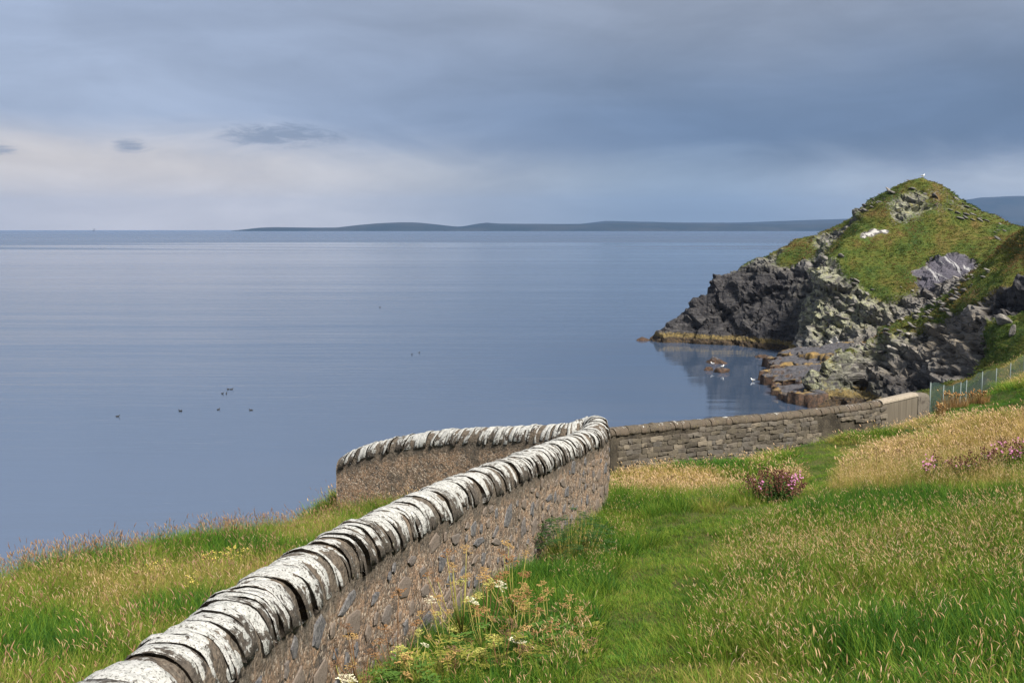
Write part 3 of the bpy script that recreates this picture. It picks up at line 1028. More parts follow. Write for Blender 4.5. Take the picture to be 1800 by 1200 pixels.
def coping(P, s0, s1, tmin, tmax, half, cap_h, mat, parent, org, lean=0.15, seed=0, skirt=0.06, jit=1.0):
    T, H, Nn = frames(P)
    seg = np.linalg.norm(np.diff(P, axis=0), axis=1)
    S = np.concatenate([[0], np.cumsum(seg)])
    s1 = min(s1, S[-1] - 0.02)
    r_ = random.Random(seed)
    s = s0
    count = 0
    K = 15
    while s < s1:
        th = tmin + (tmax - tmin) * r_.random() ** 1.9
        m = s + th / 2
        p = np.array([np.interp(m, S, P[:, j]) for j in range(3)])
        hd = np.array([np.interp(m, S, H[:, j]) for j in range(3)])
        hd /= np.linalg.norm(hd)
        nn = np.array([hd[1], -hd[0], 0])
        slope = np.interp(m, S, T[:, 2])
        a = half * r_.uniform(0.93, 1.12) ** jit
        hgt = cap_h * r_.uniform(0.88, 1.10) ** jit
        ax, az = arch(K, a, hgt, r_.uniform(2.0, 2.6))
        side = r_.uniform(-0.025, 0.025) * jit
        rise = r_.uniform(-0.018, 0.016) * jit
        ts = np.array([-0.5, -0.43, -0.22, 0.22, 0.43, 0.5]) * (th * 1.0)
        k0 = r_.uniform(0.955, 0.99)
        k1 = r_.uniform(0.93, 0.985)
        sc = np.array([k0, 0.99, 1.0, 1.0, 0.985, k1])
        ln = lean * r_.uniform(0.5, 1.5)
        V = []
        LOC = []
        tl = r_.uniform(0, 30)
        for tt, k in zip(ts, sc):
            xs = np.concatenate([[ax[0] * 0.80], ax, [ax[-1] * 0.80]])
            zs = np.concatenate([[az[0] - skirt * r_.uniform(-0.4, 1.6)], az, [az[-1] - skirt]])
            zc = zs * 1.0
            for x, z in zip(xs, zc):
                zz = (z + hgt) * k - hgt
                LOC.append((tl + tt, math.atan2(x, zz + hgt + 0.05) * 0.32, 0.0))
                V.append(nn * (x * k + side) + hd * (tt + ln * zz) + np.array([0, 0, zz + rise + slope * tt]))
        V = np.array(V)
        V = V + 0.024 * np.stack([fbm((V + p) * 7, 3, 90 + j) for j in range(3)], 1) * np.array([1, 1, 1])
        nc = K + 2
        F = [tuple(f) for f in grid_faces(6, nc)] + [tuple(range(nc)), tuple(range(5 * nc + nc - 1, 5 * nc - 1, -1))]
        me = mesh_data('coping_stone', V, F, mat, True, {'stone': np.array(LOC)})
        link('coping_stone', me, parent, loc=p - org)
        s += th * 0.985
        count += 1
    return count


def path_at(P, s):
    seg = np.linalg.norm(np.diff(P, axis=0), axis=1)
    S = np.concatenate([[0], np.cumsum(seg)])
    return np.array([np.interp(s, S, P[:, j]) for j in range(3)])


def length(P):
    return float(np.linalg.norm(np.diff(P, axis=0), axis=1).sum())


# ---- the near rough-cast wall: runs down beside the path, turns sharply and comes back left along the cliff edge
HALF = 0.25
legA = [at(*a) for a in ((135, 1192, 5.0), (233, 1138, 5.45), (300, 1095, 5.9), (383, 1038, 6.6), (440, 1002, 7.2), (507, 963, 7.95), (593, 918, 9.0), (690, 876, 10.4), (793, 833, 12.3), (880, 802, 14.3), (943, 780, 16.4), (993, 763, 18.4), (1030, 750, 19.8))]
legA = [p + np.array([0.14, -0.05, 0.0]) for p in legA]
p0 = legA[0]
legA = [np.array([-2.25, 1.8, 18.55]), np.array([-2.12, 3.6, 18.05])] + legA
legB = [at(*a) for a in ((1000, 744, 21.0), (943, 746.5, 21.4), (880, 749, 21.8), (815, 752, 22.3), (760, 757, 22.7), (700, 767, 23.1), (650, 779, 23.5), (612, 795, 23.8), (603, 801, 23.9))]
corner = [np.array([1.83, 20.75, legA[-1][2] + 0.02]), np.array([1.72, 21.15, legA[-1][2]])]
near_path = smooth_path(legA + corner + legB, 0.06, 0.16)


def near_base(p):
    return min(float(ground_z(p[0] + a, p[1] + b)[0]) for a in (-0.4, 0.4) for b in (-0.3, 0.3)) - 0.35


org = np.array([near_path[0][0], near_path[0][1], near_base(near_path[0])])
wall1 = empty('stone_wall', org)
tag(wall1, 'rough-cast stone wall with white lichened coping running down beside the path', 'wall', 'boundary walls', 'thing')
wall_body(near_path, HALF, 0.33, near_base, m_harl, 'wall_body', wall1, org, nv=22, gap=0.016)
n_c = coping(near_path, 0.9, length(near_path) - 0.30, 0.05, 0.18, HALF + 0.014, 0.33, m_cope, wall1, org, lean=-0.20, seed=4)
# field stones showing through the render on the path side
Lw = length(near_path)
Tn, Hn, Nn_ = frames(near_path)
segn = np.concatenate([[0], np.cumsum(np.linalg.norm(np.diff(near_path, axis=0), axis=1))])
r_ = random.Random(21)
placed = []
fprot = []
for k in range(14):                                        # broken flat faces: irregular polygons with chipped rims
    g_ = random.Random(300 + k)
    nvt = g_.randrange(6, 10)
    an = sorted((j + g_.uniform(-.38, .38)) * 2 * math.pi / nvt for j in range(nvt))
    rd = [g_.uniform(0.62, 1.1) for _ in an]
    rings_ = []
    for sc_f, yy in ((1.0, 0.0), (0.93, -0.65), (0.70, -1.0)):
        rings_ += [(math.copysign(abs(math.cos(a)) ** 0.7, math.cos(a)) * r * sc_f, yy + g_.uniform(-.15, .15), math.copysign(abs(math.sin(a)) ** 0.7, math.sin(a)) * r * sc_f) for a, r in zip(an, rd)]
    rings_.append((g_.uniform(-.2, .2), -1.0 + g_.uniform(-.2, .2), g_.uniform(-.2, .2)))
    F = [tuple(f) for f in grid_faces(3, nvt, True)] + [(2 * nvt + j, 2 * nvt + (j + 1) % nvt, 3 * nvt) for j in range(nvt)]
    fprot.append(mesh_data('face_stone', np.array(rings_), F, m_face))
tries = 0
while len(placed) < 190 and tries < 12000:
    tries += 1
    s = r_.uniform(2.4, 19.6)
    dz = r_.uniform(0.47, 1.5)
    w = r_.uniform(0.06, 0.30) * r_.uniform(.6, 1)
    hh = min(r_.uniform(0.045, 0.15), w * 1.1)
    if any(abs(s - a) < (w + c) * 1.12 and abs(dz - b) < (hh + e) * 1.12 for a, b, c, e in placed):
        continue
    p = path_at(near_path, s)
    if p[2] - dz < float(ground_z(p[0] + .4, p[1])[0]) + 0.05:
        continue
    placed.append((s, dz, w, hh))
    i = min(int(s / 0.06), len(near_path) - 1)
    nn = Nn_[i]
    pos_ = p + nn * (HALF + 0.006) - np.array([0, 0, dz])
    link('face_stone', fprot[r_.randrange(14)], wall1, loc=pos_ - org, rot=(0, r_.uniform(-.35, .35), math.atan2(Hn[i][1], Hn[i][0])), scale=(w, 0.013, hh))

# ---- the far rubble wall
FT = [(1062, 752.5, 32.2), (1077, 751, 32.8), (1100, 748, 33.2), (1170, 741.5, 34.2), (1230, 736, 35.2), (1290, 731, 36.4), (1350, 726.5, 37.6), (1430, 718, 39.2), (1500, 710, 40.9), (1535, 704.5, 41.7), (1570, 697, 42.6), (1605, 689, 43.7), (1618, 688.5, 44.2), (1627, 691, 44.6)]
ftop = [at(*a) for a in FT]
lead = [np.array([1.75, 21.3, 15.55]), np.array([2.0, 24, 14.95]), np.array([2.35, 27, 14.3]), np.array([2.72, 30, 13.75])]
far_path = smooth_path(lead + ftop, 0.12, 0.30)


def far_base(p):
    return min(float(ground_z(p[0] + a, p[1] + b)[0]) for a in (-0.5, 0.5) for b in (-0.5, 0.5)) - 0.4


fseg = np.concatenate([[0], np.cumsum(np.linalg.norm(np.diff(far_path, axis=0), axis=1))])
fpx = to_px(far_path)[:, 0]
far_tail = fseg > fseg[len(fseg) // 3]


def s_at_px(x):
    ok = np.where((fpx > x) & (far_path[:, 1] > 32.5))[0]
    return fseg[ok[0]] if len(ok) else fseg[-1]


sA, sB, sC, sE = s_at_px(1075), s_at_px(1541), s_at_px(1604), fseg[-1]
org2 = np.array([far_path[0][0], far_path[0][1], far_base(far_path[0])])
wall2 = empty('stone_wall', org2)
tag(wall2, 'brown rubble stone wall beyond the meadow with a smooth cement stretch', 'wall', 'boundary walls', 'thing')
iB, iC = int(np.searchsorted(fseg, sB)), int(np.searchsorted(fseg, sC))
wall_body(far_path[:iB + 1], 0.22, 0.26, far_base, m_mortar, 'wall_body', wall2, org2, nv=14, rough=0.03, freq=4)
wall_body(far_path[iB:iC + 1], 0.235, 0.22, far_base, m_cement, 'cement_panel', wall2, org2, nv=8, rough=0.004, gap=0.03)
wall_body(far_path[iC:], 0.25, 0.30, far_base, m_rubble, 'end_pier', wall2, org2, nv=14, rough=0.03, freq=5, gap=0.0)
# cement cap over the panel
Pc = far_path[iB:iC + 1]
Tc, Hc, Nc = frames(Pc)
ax, az = arch(11, 0.262, 0.16)
V = np.concatenate([[p + Nc[i] * x + np.array([0, 0, z + 0.012]) for x, z in zip(ax, az)] for i, p in enumerate(Pc)])
F = [tuple(f) for f in grid_faces(len(Pc), 11)] + [tuple(range(11)), tuple(range((len(Pc) - 1) * 11 + 10, (len(Pc) - 1) * 11 - 1, -1))]
F.append(tuple(i * 11 for i in range(len(Pc))) + tuple(i * 11 + 10 for i in range(len(Pc) - 1, -1, -1)))
obj('cement_cap', V - org2, F, m_cement_top, wall2, smooth=False)
coping(far_path, 0.5, sB - 0.1, 0.16, 0.34, 0.25, 0.24, m_cope_dull, wall2, org2, lean=0.10, seed=9, jit=0.7, skirt=0.03)
# rubble: each stone in the visible face
sprot = []
for k in range(10):
    bm = bmesh.new()
    bmesh.ops.create_cube(bm, size=2.0)
    bmesh.ops.subdivide_edges(bm, edges=bm.edges[:], cuts=2, use_grid_fill=True)
    V = np.array([v.co[:] for v in bm.verts])
    F = [[v.index for v in f.verts] for f in bm.faces]
    bm.free()
    nn = V / np.linalg.norm(V, axis=1)[:, None]
    V = V * 0.74 + nn * 0.36
    V = V + 0.22 * np.stack([fbm(V * 1.3 + k * 9.1, 2, 120 + j) for j in range(3)], 1)
    sprot.append(mesh_data('rubble_stone', V, F, m_rubble))
Tf, Hf, Nf = frames(far_path)
r_ = random.Random(5)
nst = 0
drop = 0.26
courses = []
while drop < 1.5:
    h = r_.uniform(0.11, 0.19)
    courses.append((drop, h))
    drop += h
for drop, h in courses:
    s = sA + r_.uniform(0, 0.3)
    while s < sB - 0.15:
        L = r_.uniform(0.20, 0.62) * (1.0 if h > .13 else 0.85)
        hj = r_.uniform(0.75, 1.12)
        p = path_at(far_path, s + L / 2)
        i = min(int(np.searchsorted(fseg, s + L / 2)), len(far_path) - 1)
        z = p[2] - drop - h / 2
        nn = Nf[i]
        gz = float(ground_z(p[0] + nn[0] * .5, p[1] + nn[1] * .5)[0])
        patch = float(vnoise(np.array([[s * 0.35, drop * 0.9, 3.0]]), 8)[0])
        if z > gz - 0.05 and patch < 0.42 and nst < 292:
            slope = math.atan(Tf[i][2])
            link('rubble_stone', sprot[r_.randrange(10)], wall2, loc=p + nn * (0.21 + r_.uniform(-0.03, 0.025)) + np.array([0, 0, -drop - h / 2 + r_.uniform(-.012, .012)]) - org2,
                 rot=(r_.uniform(-.1, .1), -slope + r_.uniform(-.10, .10), math.atan2(Hf[i][1], Hf[i][0]) + r_.uniform(-.05, .05)),
                 scale=(L * 0.485, 0.07, h * 0.5 * hj))
            nst += 1
        s += L
print('coping', n_c, 'rubble', nst, 'face', len(placed))

# ------------------------------------------------------------------ green mesh fence
m_post, t = material('galvanised_post')
pos = t.n('ShaderNodeNewGeometry').outputs['Position']
finish(t, t.mix(t.noise(pos, 12, 4), (0.10, 0.13, 0.13), (0.16, 0.19, 0.185)), 0.6, None, 0.3)
m_wire, t = material('green_coated_wire')
pos = t.n('ShaderNodeNewGeometry').outputs['Position']
finish(t, t.mix(t.noise(pos, 5, 4), (0.018, 0.042, 0.038), (0.036, 0.064, 0.055)), 0.55, None, 0.4)
fpts = [at(*a) for a in FENCE]
fpts = [np.array([p[0], p[1], float(ground_z(p[0], p[1])[0])]) for p in fpts]
fhs = [1.62, 1.62, 1.55, 1.55, 1.55, 1.55, 1.55]
fence = empty('mesh_fence', fpts[0])
tag(fence, 'green wire mesh fence on thin metal posts climbing from the end of the rubble wall', 'fence')
inter = []
for k in (0.33, 0.6, 0.82):                                    # closer posts in the first bay
    p = fpts[0] * (1 - k) + fpts[1] * k
    inter.append(np.array([p[0], p[1], float(ground_z(p[0], p[1])[0])]))
for p, hh in list(zip(fpts, fhs)) + [(q, 1.58) for q in inter]:
    V, F = tube([p + [0, 0, -0.4], p + [0, 0, hh]], 0.03, 8)
    po = obj('post', V - fpts[0], F, m_post, fence, smooth=True)
    V, F = tube([p + [0, 0, hh], p + [0, 0, hh + 0.03]], [0.034, 0.012], 8)
    obj('post_cap', V - fpts[0], F, m_post, po, smooth=True)
for b in range(len(fpts) - 1):
    A, B = fpts[b], fpts[b + 1]
    L = np.linalg.norm((B - A)[:2])
    hA, hB = fhs[b] - 0.06, fhs[b + 1] - 0.06
    parts = []
    step = 0.062 if b == 0 else 0.085
    wd = 0.0050 if b == 0 else 0.0042

    def P3(u, v):
        sag = -0.06 * math.sin(math.pi * min(max(u, 0), 1))
        p = A * (1 - u) + B * u
        gz = p[2] * 0.5 + 0.5 * float(ground_z(p[0], p[1])[0])
        return np.array([p[0], p[1], gz + 0.05 + v * (hA * (1 - u) + hB * u - 0.05) + sag * v])
    n_ = int(L / step)
    sd = np.array([(B - A)[1], -(B - A)[0], 0]) / L

    def strip(a, c):
        dvec = (c - a) / np.linalg.norm(c - a)
        w_ = np.cross(dvec, sd) * wd
        e = sd * wd * 0.7
        return (np.array([a - w_, a + w_, a + e, c - w_, c + w_, c + e]), [(0, 1, 4, 3), (1, 2, 5, 4), (2, 0, 3, 5)])
    hv = (hA + hB) / 2 / L
    for k in range(-int(hv * n_) - 1, n_ + 1):
        u0 = k / n_
        for sgn in (1, -1):
            ua, ub = (u0, u0 + hv) if sgn > 0 else (u0 + hv, u0)
            va, vb = 0.0, 1.0
            lo, hi = 0.0, 1.0
            if ub != ua:                                    # clip to the bay
                tt = sorted([(0 - ua) / (ub - ua), (1 - ua) / (ub - ua)])
                lo, hi = max(0, tt[0]), min(1, tt[1])
            if hi - lo < 0.02:
                continue
            parts.append(strip(P3(ua + (ub - ua) * lo, lo), P3(ua + (ub - ua) * hi, hi)))
    for v in (0.0, 0.5, 1.0):
        for k in range(8):
            parts.append(strip(P3(k / 8, v), P3((k + 1) / 8, v)))
    V, F = join(parts)
    o = obj('wire_mesh', V - fpts[0], F, m_wire, fence)
# ------------------------------------------------------------------ grass: clumps of real blades, set out one by one
def leafy(name, build, trans=0.42, rough=0.7):
    m, t = material(name)
    c = build(t)
    b = t.n('ShaderNodeBsdfPrincipled', {'Base Color': c, 'Roughness': rough, 'Specular IOR Level': 0.2})
    tr = t.n('ShaderNodeBsdfTranslucent', {'Color': c})
    mx = t.n('ShaderNodeMixShader', {0: trans, 1: b.outputs[0], 2: tr.outputs[0]})
    o = t.n('ShaderNodeOutputMaterial')
    t.t.links.new(mx.outputs[0], o.inputs[0])
    return m


def grass_color(t):
    tint = t.attr('tint', 'INSTANCER')
    rb = t.attr('rb')
    v = t.math('ADD', tint, t.math('MULTIPLY', t.math('SUBTRACT', rb, 0.5), 0.42))
    return t.ramp(v, [(0.0, (0.030, 0.098, 0.012)), (0.18, (0.082, 0.180, 0.014)), (0.36, (0.165, 0.240, 0.022)), (0.56, (0.245, 0.230, 0.058)), (0.78, (0.42, 0.31, 0.105)), (1.0, (0.52, 0.37, 0.145))])


def head_color(t):
    rb = t.attr('rb')
    tint = t.attr('tint', 'INSTANCER')
    pale = t.ramp(rb, [(0.0, (0.34, 0.21, 0.10)), (0.35, (0.42, 0.30, 0.14)), (0.7, (0.54, 0.365, 0.21)), (1.0, (0.60, 0.47, 0.30))])
    return pale


m_grass = leafy('grass_blades', grass_color)
m_head = leafy('grass_seed_heads', head_color, 0.3)
m_redhead = leafy('red_brown_seed_heads', lambda t: t.ramp(t.attr('rb'), [(0.0, (0.17, 0.09, 0.05)), (0.6, (0.30, 0.17, 0.10)), (1.0, (0.40, 0.29, 0.17))]), 0.3)


def blades(n, r, h0, h1, w, lean, seed, stiff=1.6, center=(0, 0)):
    g = np.random.default_rng(seed)
    a = g.uniform(0, 2 * math.pi, n)
    rr = r * np.sqrt(g.uniform(0, 1, n))
    base = np.stack([rr * np.cos(a) + center[0], rr * np.sin(a) + center[1], np.full(n, -0.03)], 1)
    h = g.uniform(h0, h1, n)
    dirn = a + g.normal(0, 0.9, n)
    ln = np.abs(g.normal(lean, lean * 0.5, n)) * h
    dv_ = np.stack([np.cos(dirn), np.sin(dirn)], 1)
    dv_ = dv_ + np.array([-0.35, -0.05])
    face = g.uniform(0, math.pi, n)
    wv = np.stack([np.cos(face), np.sin(face), np.zeros(n)], 1) * (w * g.uniform(0.7, 1.3, n))[:, None]
    V = []
    for u, k in ((0, 1.0), (0.4, 0.9), (0.75, 0.55)):
        c = base.copy()
        c[:, :2] += dv_ * (ln * u ** stiff)[:, None]
        c[:, 2] += h * u * (1 - 0.18 * u * ln / h)
        V += [c - wv * k, c + wv * k]
    c = base.copy()
    c[:, :2] += dv_ * ln[:, None]
    c[:, 2] += h * (1 - 0.28 * ln / h)
    V.append(c)
    V = np.stack(V, 1)                                    # n, 7, 3
    off = (np.arange(n) * 7)[:, None, None]
    tri = np.array([[0, 1, 3], [0, 3, 2], [2, 3, 5], [2, 5, 4], [4, 5, 6]])
    F = (tri[None] + off).reshape(-1, 3)
    rb = np.repeat(g.uniform(0, 1, n), 7)
    return V.reshape(-1, 3), F, rb


def seed_stalks(n, r, h0, h1, seed, head_len=0.055, head_w=0.0034, droop=0.6, wide=1.0):
    g = np.random.default_rng(seed)
    VV, FF, RB, MI = [], [], [], []
    o = 0
    for k in range(n):
        a = g.uniform(0, 2 * math.pi)
        rr = r * math.sqrt(g.uniform())
        b = np.array([rr * math.cos(a), rr * math.sin(a), -0.03])
        h = g.uniform(h0, h1)
        da = g.uniform(0, 2 * math.pi)
        lean = g.uniform(0.08, 0.32) * h
        dv_ = np.array([math.cos(da) - 0.5, math.sin(da), 0])
        hl = head_len * g.uniform(0.7, 1.35)
        rb = g.uniform()
        pts = [b, b + dv_ * lean * 0.25 + [0, 0, h * 0.5], b + dv_ * lean * 0.75 + [0, 0, h * 0.88]]
        p = pts[-1]
        w = 0.0013 * wide
        fa = g.uniform(0, math.pi)
        wv = np.array([math.cos(fa), math.sin(fa), 0]) * w
        V = np.array([q + s * wv for q in pts for s in (-1, 1)])
        F = np.array([[0, 1, 3], [0, 3, 2], [2, 3, 5], [2, 5, 4]])
        VV.append(V); FF.append(F + o); RB.append(np.full(len(V), rb)); MI.append(np.zeros(len(F), int))
        o += len(V)
        dp = droop * g.uniform(0.2, 1.3)
        hd = np.array([dv_[0], dv_[1], 0]) / (np.linalg.norm(dv_[:2]) + 1e-6)
        q0 = p
        hw = head_w * g.uniform(0.7, 1.3) * wide
        rings = []
        for u, k2 in ((0.0, 0.25), (0.3, 1.0), (0.65, 0.8), (1.0, 0.1)):
            c = q0 + hd * hl * (u * 0.35 + dp * u * u * 0.6) + np.array([0, 0, hl * (u - dp * u * u * 0.75)])
            rings.append([c + hw * k2 * np.array([math.cos(x), math.sin(x), 0.25 * math.cos(x)]) for x in (0, 2.1, 4.2)])
        V = np.array(rings).reshape(-1, 3)
        F = grid_faces(4, 3, True)
        F = np.concatenate([F[:, [0, 1, 2]], F[:, [0, 2, 3]]])
        VV.append(V); FF.append(F + o); RB.append(np.full(len(V), g.uniform())); MI.append(np.ones(len(F), int))
        o += len(V)
    return np.concatenate(VV), np.concatenate(FF), np.concatenate(RB), np.concatenate(MI)


PROTO = bpy.data.collections.new('grass_prototypes')
protos = []


def add_proto(bl=None, st=None, hm=None):
    V, F, rb, mi = [], [], [], []
    o = 0
    if bl is not None:
        V.append(bl[0]); F.append(bl[1]); rb.append(bl[2]); mi.append(np.zeros(len(bl[1]), int))
        o = len(bl[0])
    if st is not None:
        V.append(st[0]); F.append(st[1] + o); rb.append(st[2]); mi.append(st[3])
    me = mesh_data('grass_clump_%02d' % len(protos), np.concatenate(V), np.concatenate(F), [m_grass, hm or m_head], False, {'rb': np.concatenate(rb)})
    me.polygons.foreach_set('material_index', np.concatenate(mi).astype(np.int32))
    ob = bpy.data.objects.new('grass_clump_%02d' % len(protos), me)
    PROTO.objects.link(ob)
    protos.append(ob)


for k in range(4):                                        # 0-3 long green
    add_proto(blades(46, 0.15, 0.16, 0.42, 0.0030, 0.42, 10 + k))
for k in range(3):                                        # 4-6 short turf
    add_proto(blades(80, 0.17, 0.035, 0.10, 0.0026, 0.5, 20 + k))
for k in range(3):                                        # 7-9 dry bent grass
    add_proto(blades(34, 0.15, 0.18, 0.46, 0.0018, 0.35, 30 + k), seed_stalks(6, 0.14, 0.28, 0.52, 40 + k))
for k in range(4):                                        # 10-13 seed heads only
    add_proto(None, seed_stalks(11, 0.20, 0.30, 0.58, 50 + k))
for k in range(3):                                        # 14-16 red-brown heads
    add_proto(None, seed_stalks(7, 0.18, 0.30, 0.55, 60 + k, 0.07, 0.005, 0.4), m_redhead)
for k in range(3):                                        # 17-19 coarse clumps for the far banks
    add_proto(blades(34, 0.20, 0.16, 0.44, 0.0065, 0.4, 70 + k))
for k in range(2):                                        # 20-21 coarse seed heads for the far meadow
    add_proto(None, seed_stalks(8, 0.24, 0.30, 0.52, 80 + k, 0.075, 0.006, 0.5, 1.7))


def instancer(name, P, idx, rot, scl, tint, coll):
    me = bpy.data.meshes.new(name)
    me.vertices.add(len(P))
    me.vertices.foreach_set('co', np.ascontiguousarray(P, dtype=np.float32).ravel())
    for k, v, ty in (('idx', idx, 'INT'), ('tint', tint, 'FLOAT')):
        a = me.attributes.new(k, ty, 'POINT')
        a.data.foreach_set('value', np.ascontiguousarray(v, dtype=np.int32 if ty == 'INT' else np.float32))
    for k, v in (('rot', rot), ('scl', scl)):
        a = me.attributes.new(k, 'FLOAT_VECTOR', 'POINT')
        a.data.foreach_set('vector', np.ascontiguousarray(v, dtype=np.float32).ravel())
    ob = link(name, me)
    ng = bpy.data.node_groups.new(name + '_nodes', 'GeometryNodeTree')
    ng.interface.new_socket('Geometry', in_out='INPUT', socket_type='NodeSocketGeometry')
    ng.interface.new_socket('Geometry', in_out='OUTPUT', socket_type='NodeSocketGeometry')
    N = ng.nodes
    gi, go = N.new('NodeGroupInput'), N.new('NodeGroupOutput')
    ci = N.new('GeometryNodeCollectionInfo')
    ci.inputs[0].default_value = coll
    ci.inputs['Separate Children'].default_value = True
    ci.inputs['Reset Children'].default_value = True
    ip = N.new('GeometryNodeInstanceOnPoints')
    ip.inputs['Pick Instance'].default_value = True

    def named(nm, ty):
        n = N.new('GeometryNodeInputNamedAttribute')
        n.data_type = ty
        n.inputs['Name'].default_value = nm
        return [o for o in n.outputs if o.enabled and o.name == 'Attribute'][0]
    L = ng.links
    L.new(gi.outputs[0], ip.inputs['Points'])
    L.new(ci.outputs[0], ip.inputs['Instance'])
    L.new(named('idx', 'INT'), ip.inputs['Instance Index'])
    e2r = N.new('FunctionNodeEulerToRotation')
    L.new(named('rot', 'FLOAT_VECTOR'), e2r.inputs[0])
    L.new(e2r.outputs[0], ip.inputs['Rotation'])
    L.new(named('scl', 'FLOAT_VECTOR'), ip.inputs['Scale'])
    L.new(ip.outputs[0], go.inputs[0])
    md = ob.modifiers.new('grow', 'NODES')
    md.node_group = ng
    return ob


# where it grows: sample the ground more densely near the path, thin it out with distance
def sample_ground():
    pts = []
    for y0, y1, dens in ((2.5, 5, 40), (5, 9, 105), (9, 13, 90), (13, 18, 62), (18, 25, 44), (25, 34, 30), (34, 48, 20), (48, 80, 10)):
        x0, x1 = -0.64 * y1 - 2.5, 0.64 * y1 + 2.5
        n = int((x1 - x0) * (y1 - y0) * dens)
        p = np.stack([rng.uniform(x0, x1, n), rng.uniform(y0, y1, n)], 1)
        pts.append(p)
    p = np.concatenate(pts)
    z = ground_z(p[:, 0], p[:, 1])
    P = np.concatenate([p, z[:, None]], 1)
    e = 0.3
    nx = ground_z(P[:, 0] + e, P[:, 1]) - ground_z(P[:, 0] - e, P[:, 1])
    ny = ground_z(P[:, 0], P[:, 1] + e) - ground_z(P[:, 0], P[:, 1] - e)
    slope = np.hypot(nx, ny) / (2 * e)
    q = to_px(P)
    ok = (q[:, 0] > -600) & (q[:, 0] < 2400) & (q[:, 1] < 1600) & (z > 9.2) & (slope < 1.2)
    # keep off the walls
    for path, hw in ((near_path, 0.25), (far_path, 0.25)):
        pp = path[::4, :2]
        dd = np.full(len(P), 9.0)
        for i in range(0, len(P), 8000):
            dd[i:i + 8000] = np.sqrt(((P[i:i + 8000, None, :2] - pp[None]) ** 2).sum(2)).min(1)
        ok &= dd > hw
    return P[ok], q[ok]


GP, GQ = sample_ground()
wx = np.interp(GP[:, 1], near_path[:int(19.5 / .06), 1], near_path[:int(19.5 / .06), 0])
left_side = (GP[:, 0] < wx) & (GP[:, 1] < 21) | ((GP[:, 1] < 25.5) & (GP[:, 0] < 1.3) & (GP[:, 1] > 19))
n = len(GP)
gx_, gy_ = GQ[:, 0], GQ[:, 1]
w3 = np.concatenate([GP[:, :2], np.zeros((n, 1))], 1)
N1 = fbm(w3 * 0.55, 3, 201)
N2 = fbm(w3 * 1.6, 3, 202)
N3 = fbm(w3 * 0.25, 3, 203)
dry = np.where(left_side, 0.35, 0.24) + 0.26 * N1 + 0.10 * N2
N4 = fbm(w3 * 1.05, 2, 209)
tall = np.where(left_side, 0.50, 0.46) + 0.22 * N2 + 0.12 * N1 + 0.38 * N4
heads = np.where(left_side, 0.30, 0.30) + 0.35 * N1


def patch(cx, cy, rx, ry, d_=None, t_=None, h_=None, soft=0.35, side=None):
    global dry, tall, heads
    rr = np.sqrt(((gx_ - cx) / rx) ** 2 + ((gy_ - cy) / ry) ** 2) + 0.42 * N1 + 0.25 * N2
    w = sstep(rr, 1 + soft, 1 - soft)
    if side is not None:
        w = w * (left_side if side else ~left_side)
    if d_ is not None:
        dry = dry * (1 - w) + (d_ + 0.10 * N2) * w
    if t_ is not None:
        tall = tall * (1 - w) + (t_ + 0.12 * N2 + 0.22 * N4 * (t_ > 0.3)) * w
    if h_ is not None:
        heads = heads * (1 - w) + (h_ + 0.2 * N2) * w


S = False
patch(1450, 1010, 260, 95, 0.30, 0.75, 0.85, side=S)
patch(1700, 960, 170, 60, 0.30, 0.7, 0.75, side=S)
patch(1330, 1090, 140, 60, 0.26, 0.7, 0.65, side=S)
patch(1600, 900, 260, 34, 0.08, 0.75, 0.10, side=S)
patch(1650, 1140, 300, 60, 0.12, 0.85, 0.30, side=S)
patch(1185, 850, 115, 26, 0.80, 0.55, 0.85, side=S)
patch(1340, 812, 60, 14, 0.45, 0.3, 0.5, side=S)
patch(1640, 790, 190, 42, 0.74, 0.55, 0.80, side=S)
patch(1780, 760, 130, 35, 0.80, 0.55, 0.85, side=S)
patch(1520, 850, 130, 26, 0.66, 0.55, 0.8, side=S)
patch(1700, 855, 140, 18, 0.62, 0.6, 0.8, side=S)
patch(1440, 790, 90, 14, 0.22, 0.22, 0.1, side=S)
patch(1560, 770, 90, 10, 0.30, 0.4, 0.2, side=S)
patch(1200, 822, 130, 10, 0.02, 0.55, 0.0, side=S)
patch(1370, 803, 60, 7, 0.35, 0.6, 0.4, side=S)
patch(1730, 712, 150, 26, 0.06, 0.10, 0.0, side=S)
patch(1780, 655, 90, 22, 0.55, 0.5, 0.4, side=S)
patch(1010, 950, 70, 60, 0.05, 1.0, 0.10, side=S)
patch(1075, 905, 40, 25, 0.18, 0.8, 0.2, side=S)
patch(860, 1160, 170, 110, 0.08, 0.9, 0.10, side=S)
# the trodden lane
lane = np.array([(1100, 1300, 95), (1115, 1200, 78), (1135, 1110, 66), (1165, 1040, 60), (1205, 975, 55), (1255, 925, 46), (1320, 905, 30), (1400, 890, 22), (1445, 855, 24), (1455, 825, 24), (1430, 800, 40)], float)
for a, b in zip(lane[:-1], lane[1:]):
    for u in np.linspace(0, 1, 5)[:-1]:
        c = a * (1 - u) + b * u
        patch(c[0], c[1], c[2] * 1.2, c[2] * 0.62, 0.27, 0.05, -0.2, 0.3, side=S)
patch(1190, 930, 100, 28, 0.30, 0.20, 0.1, side=S)
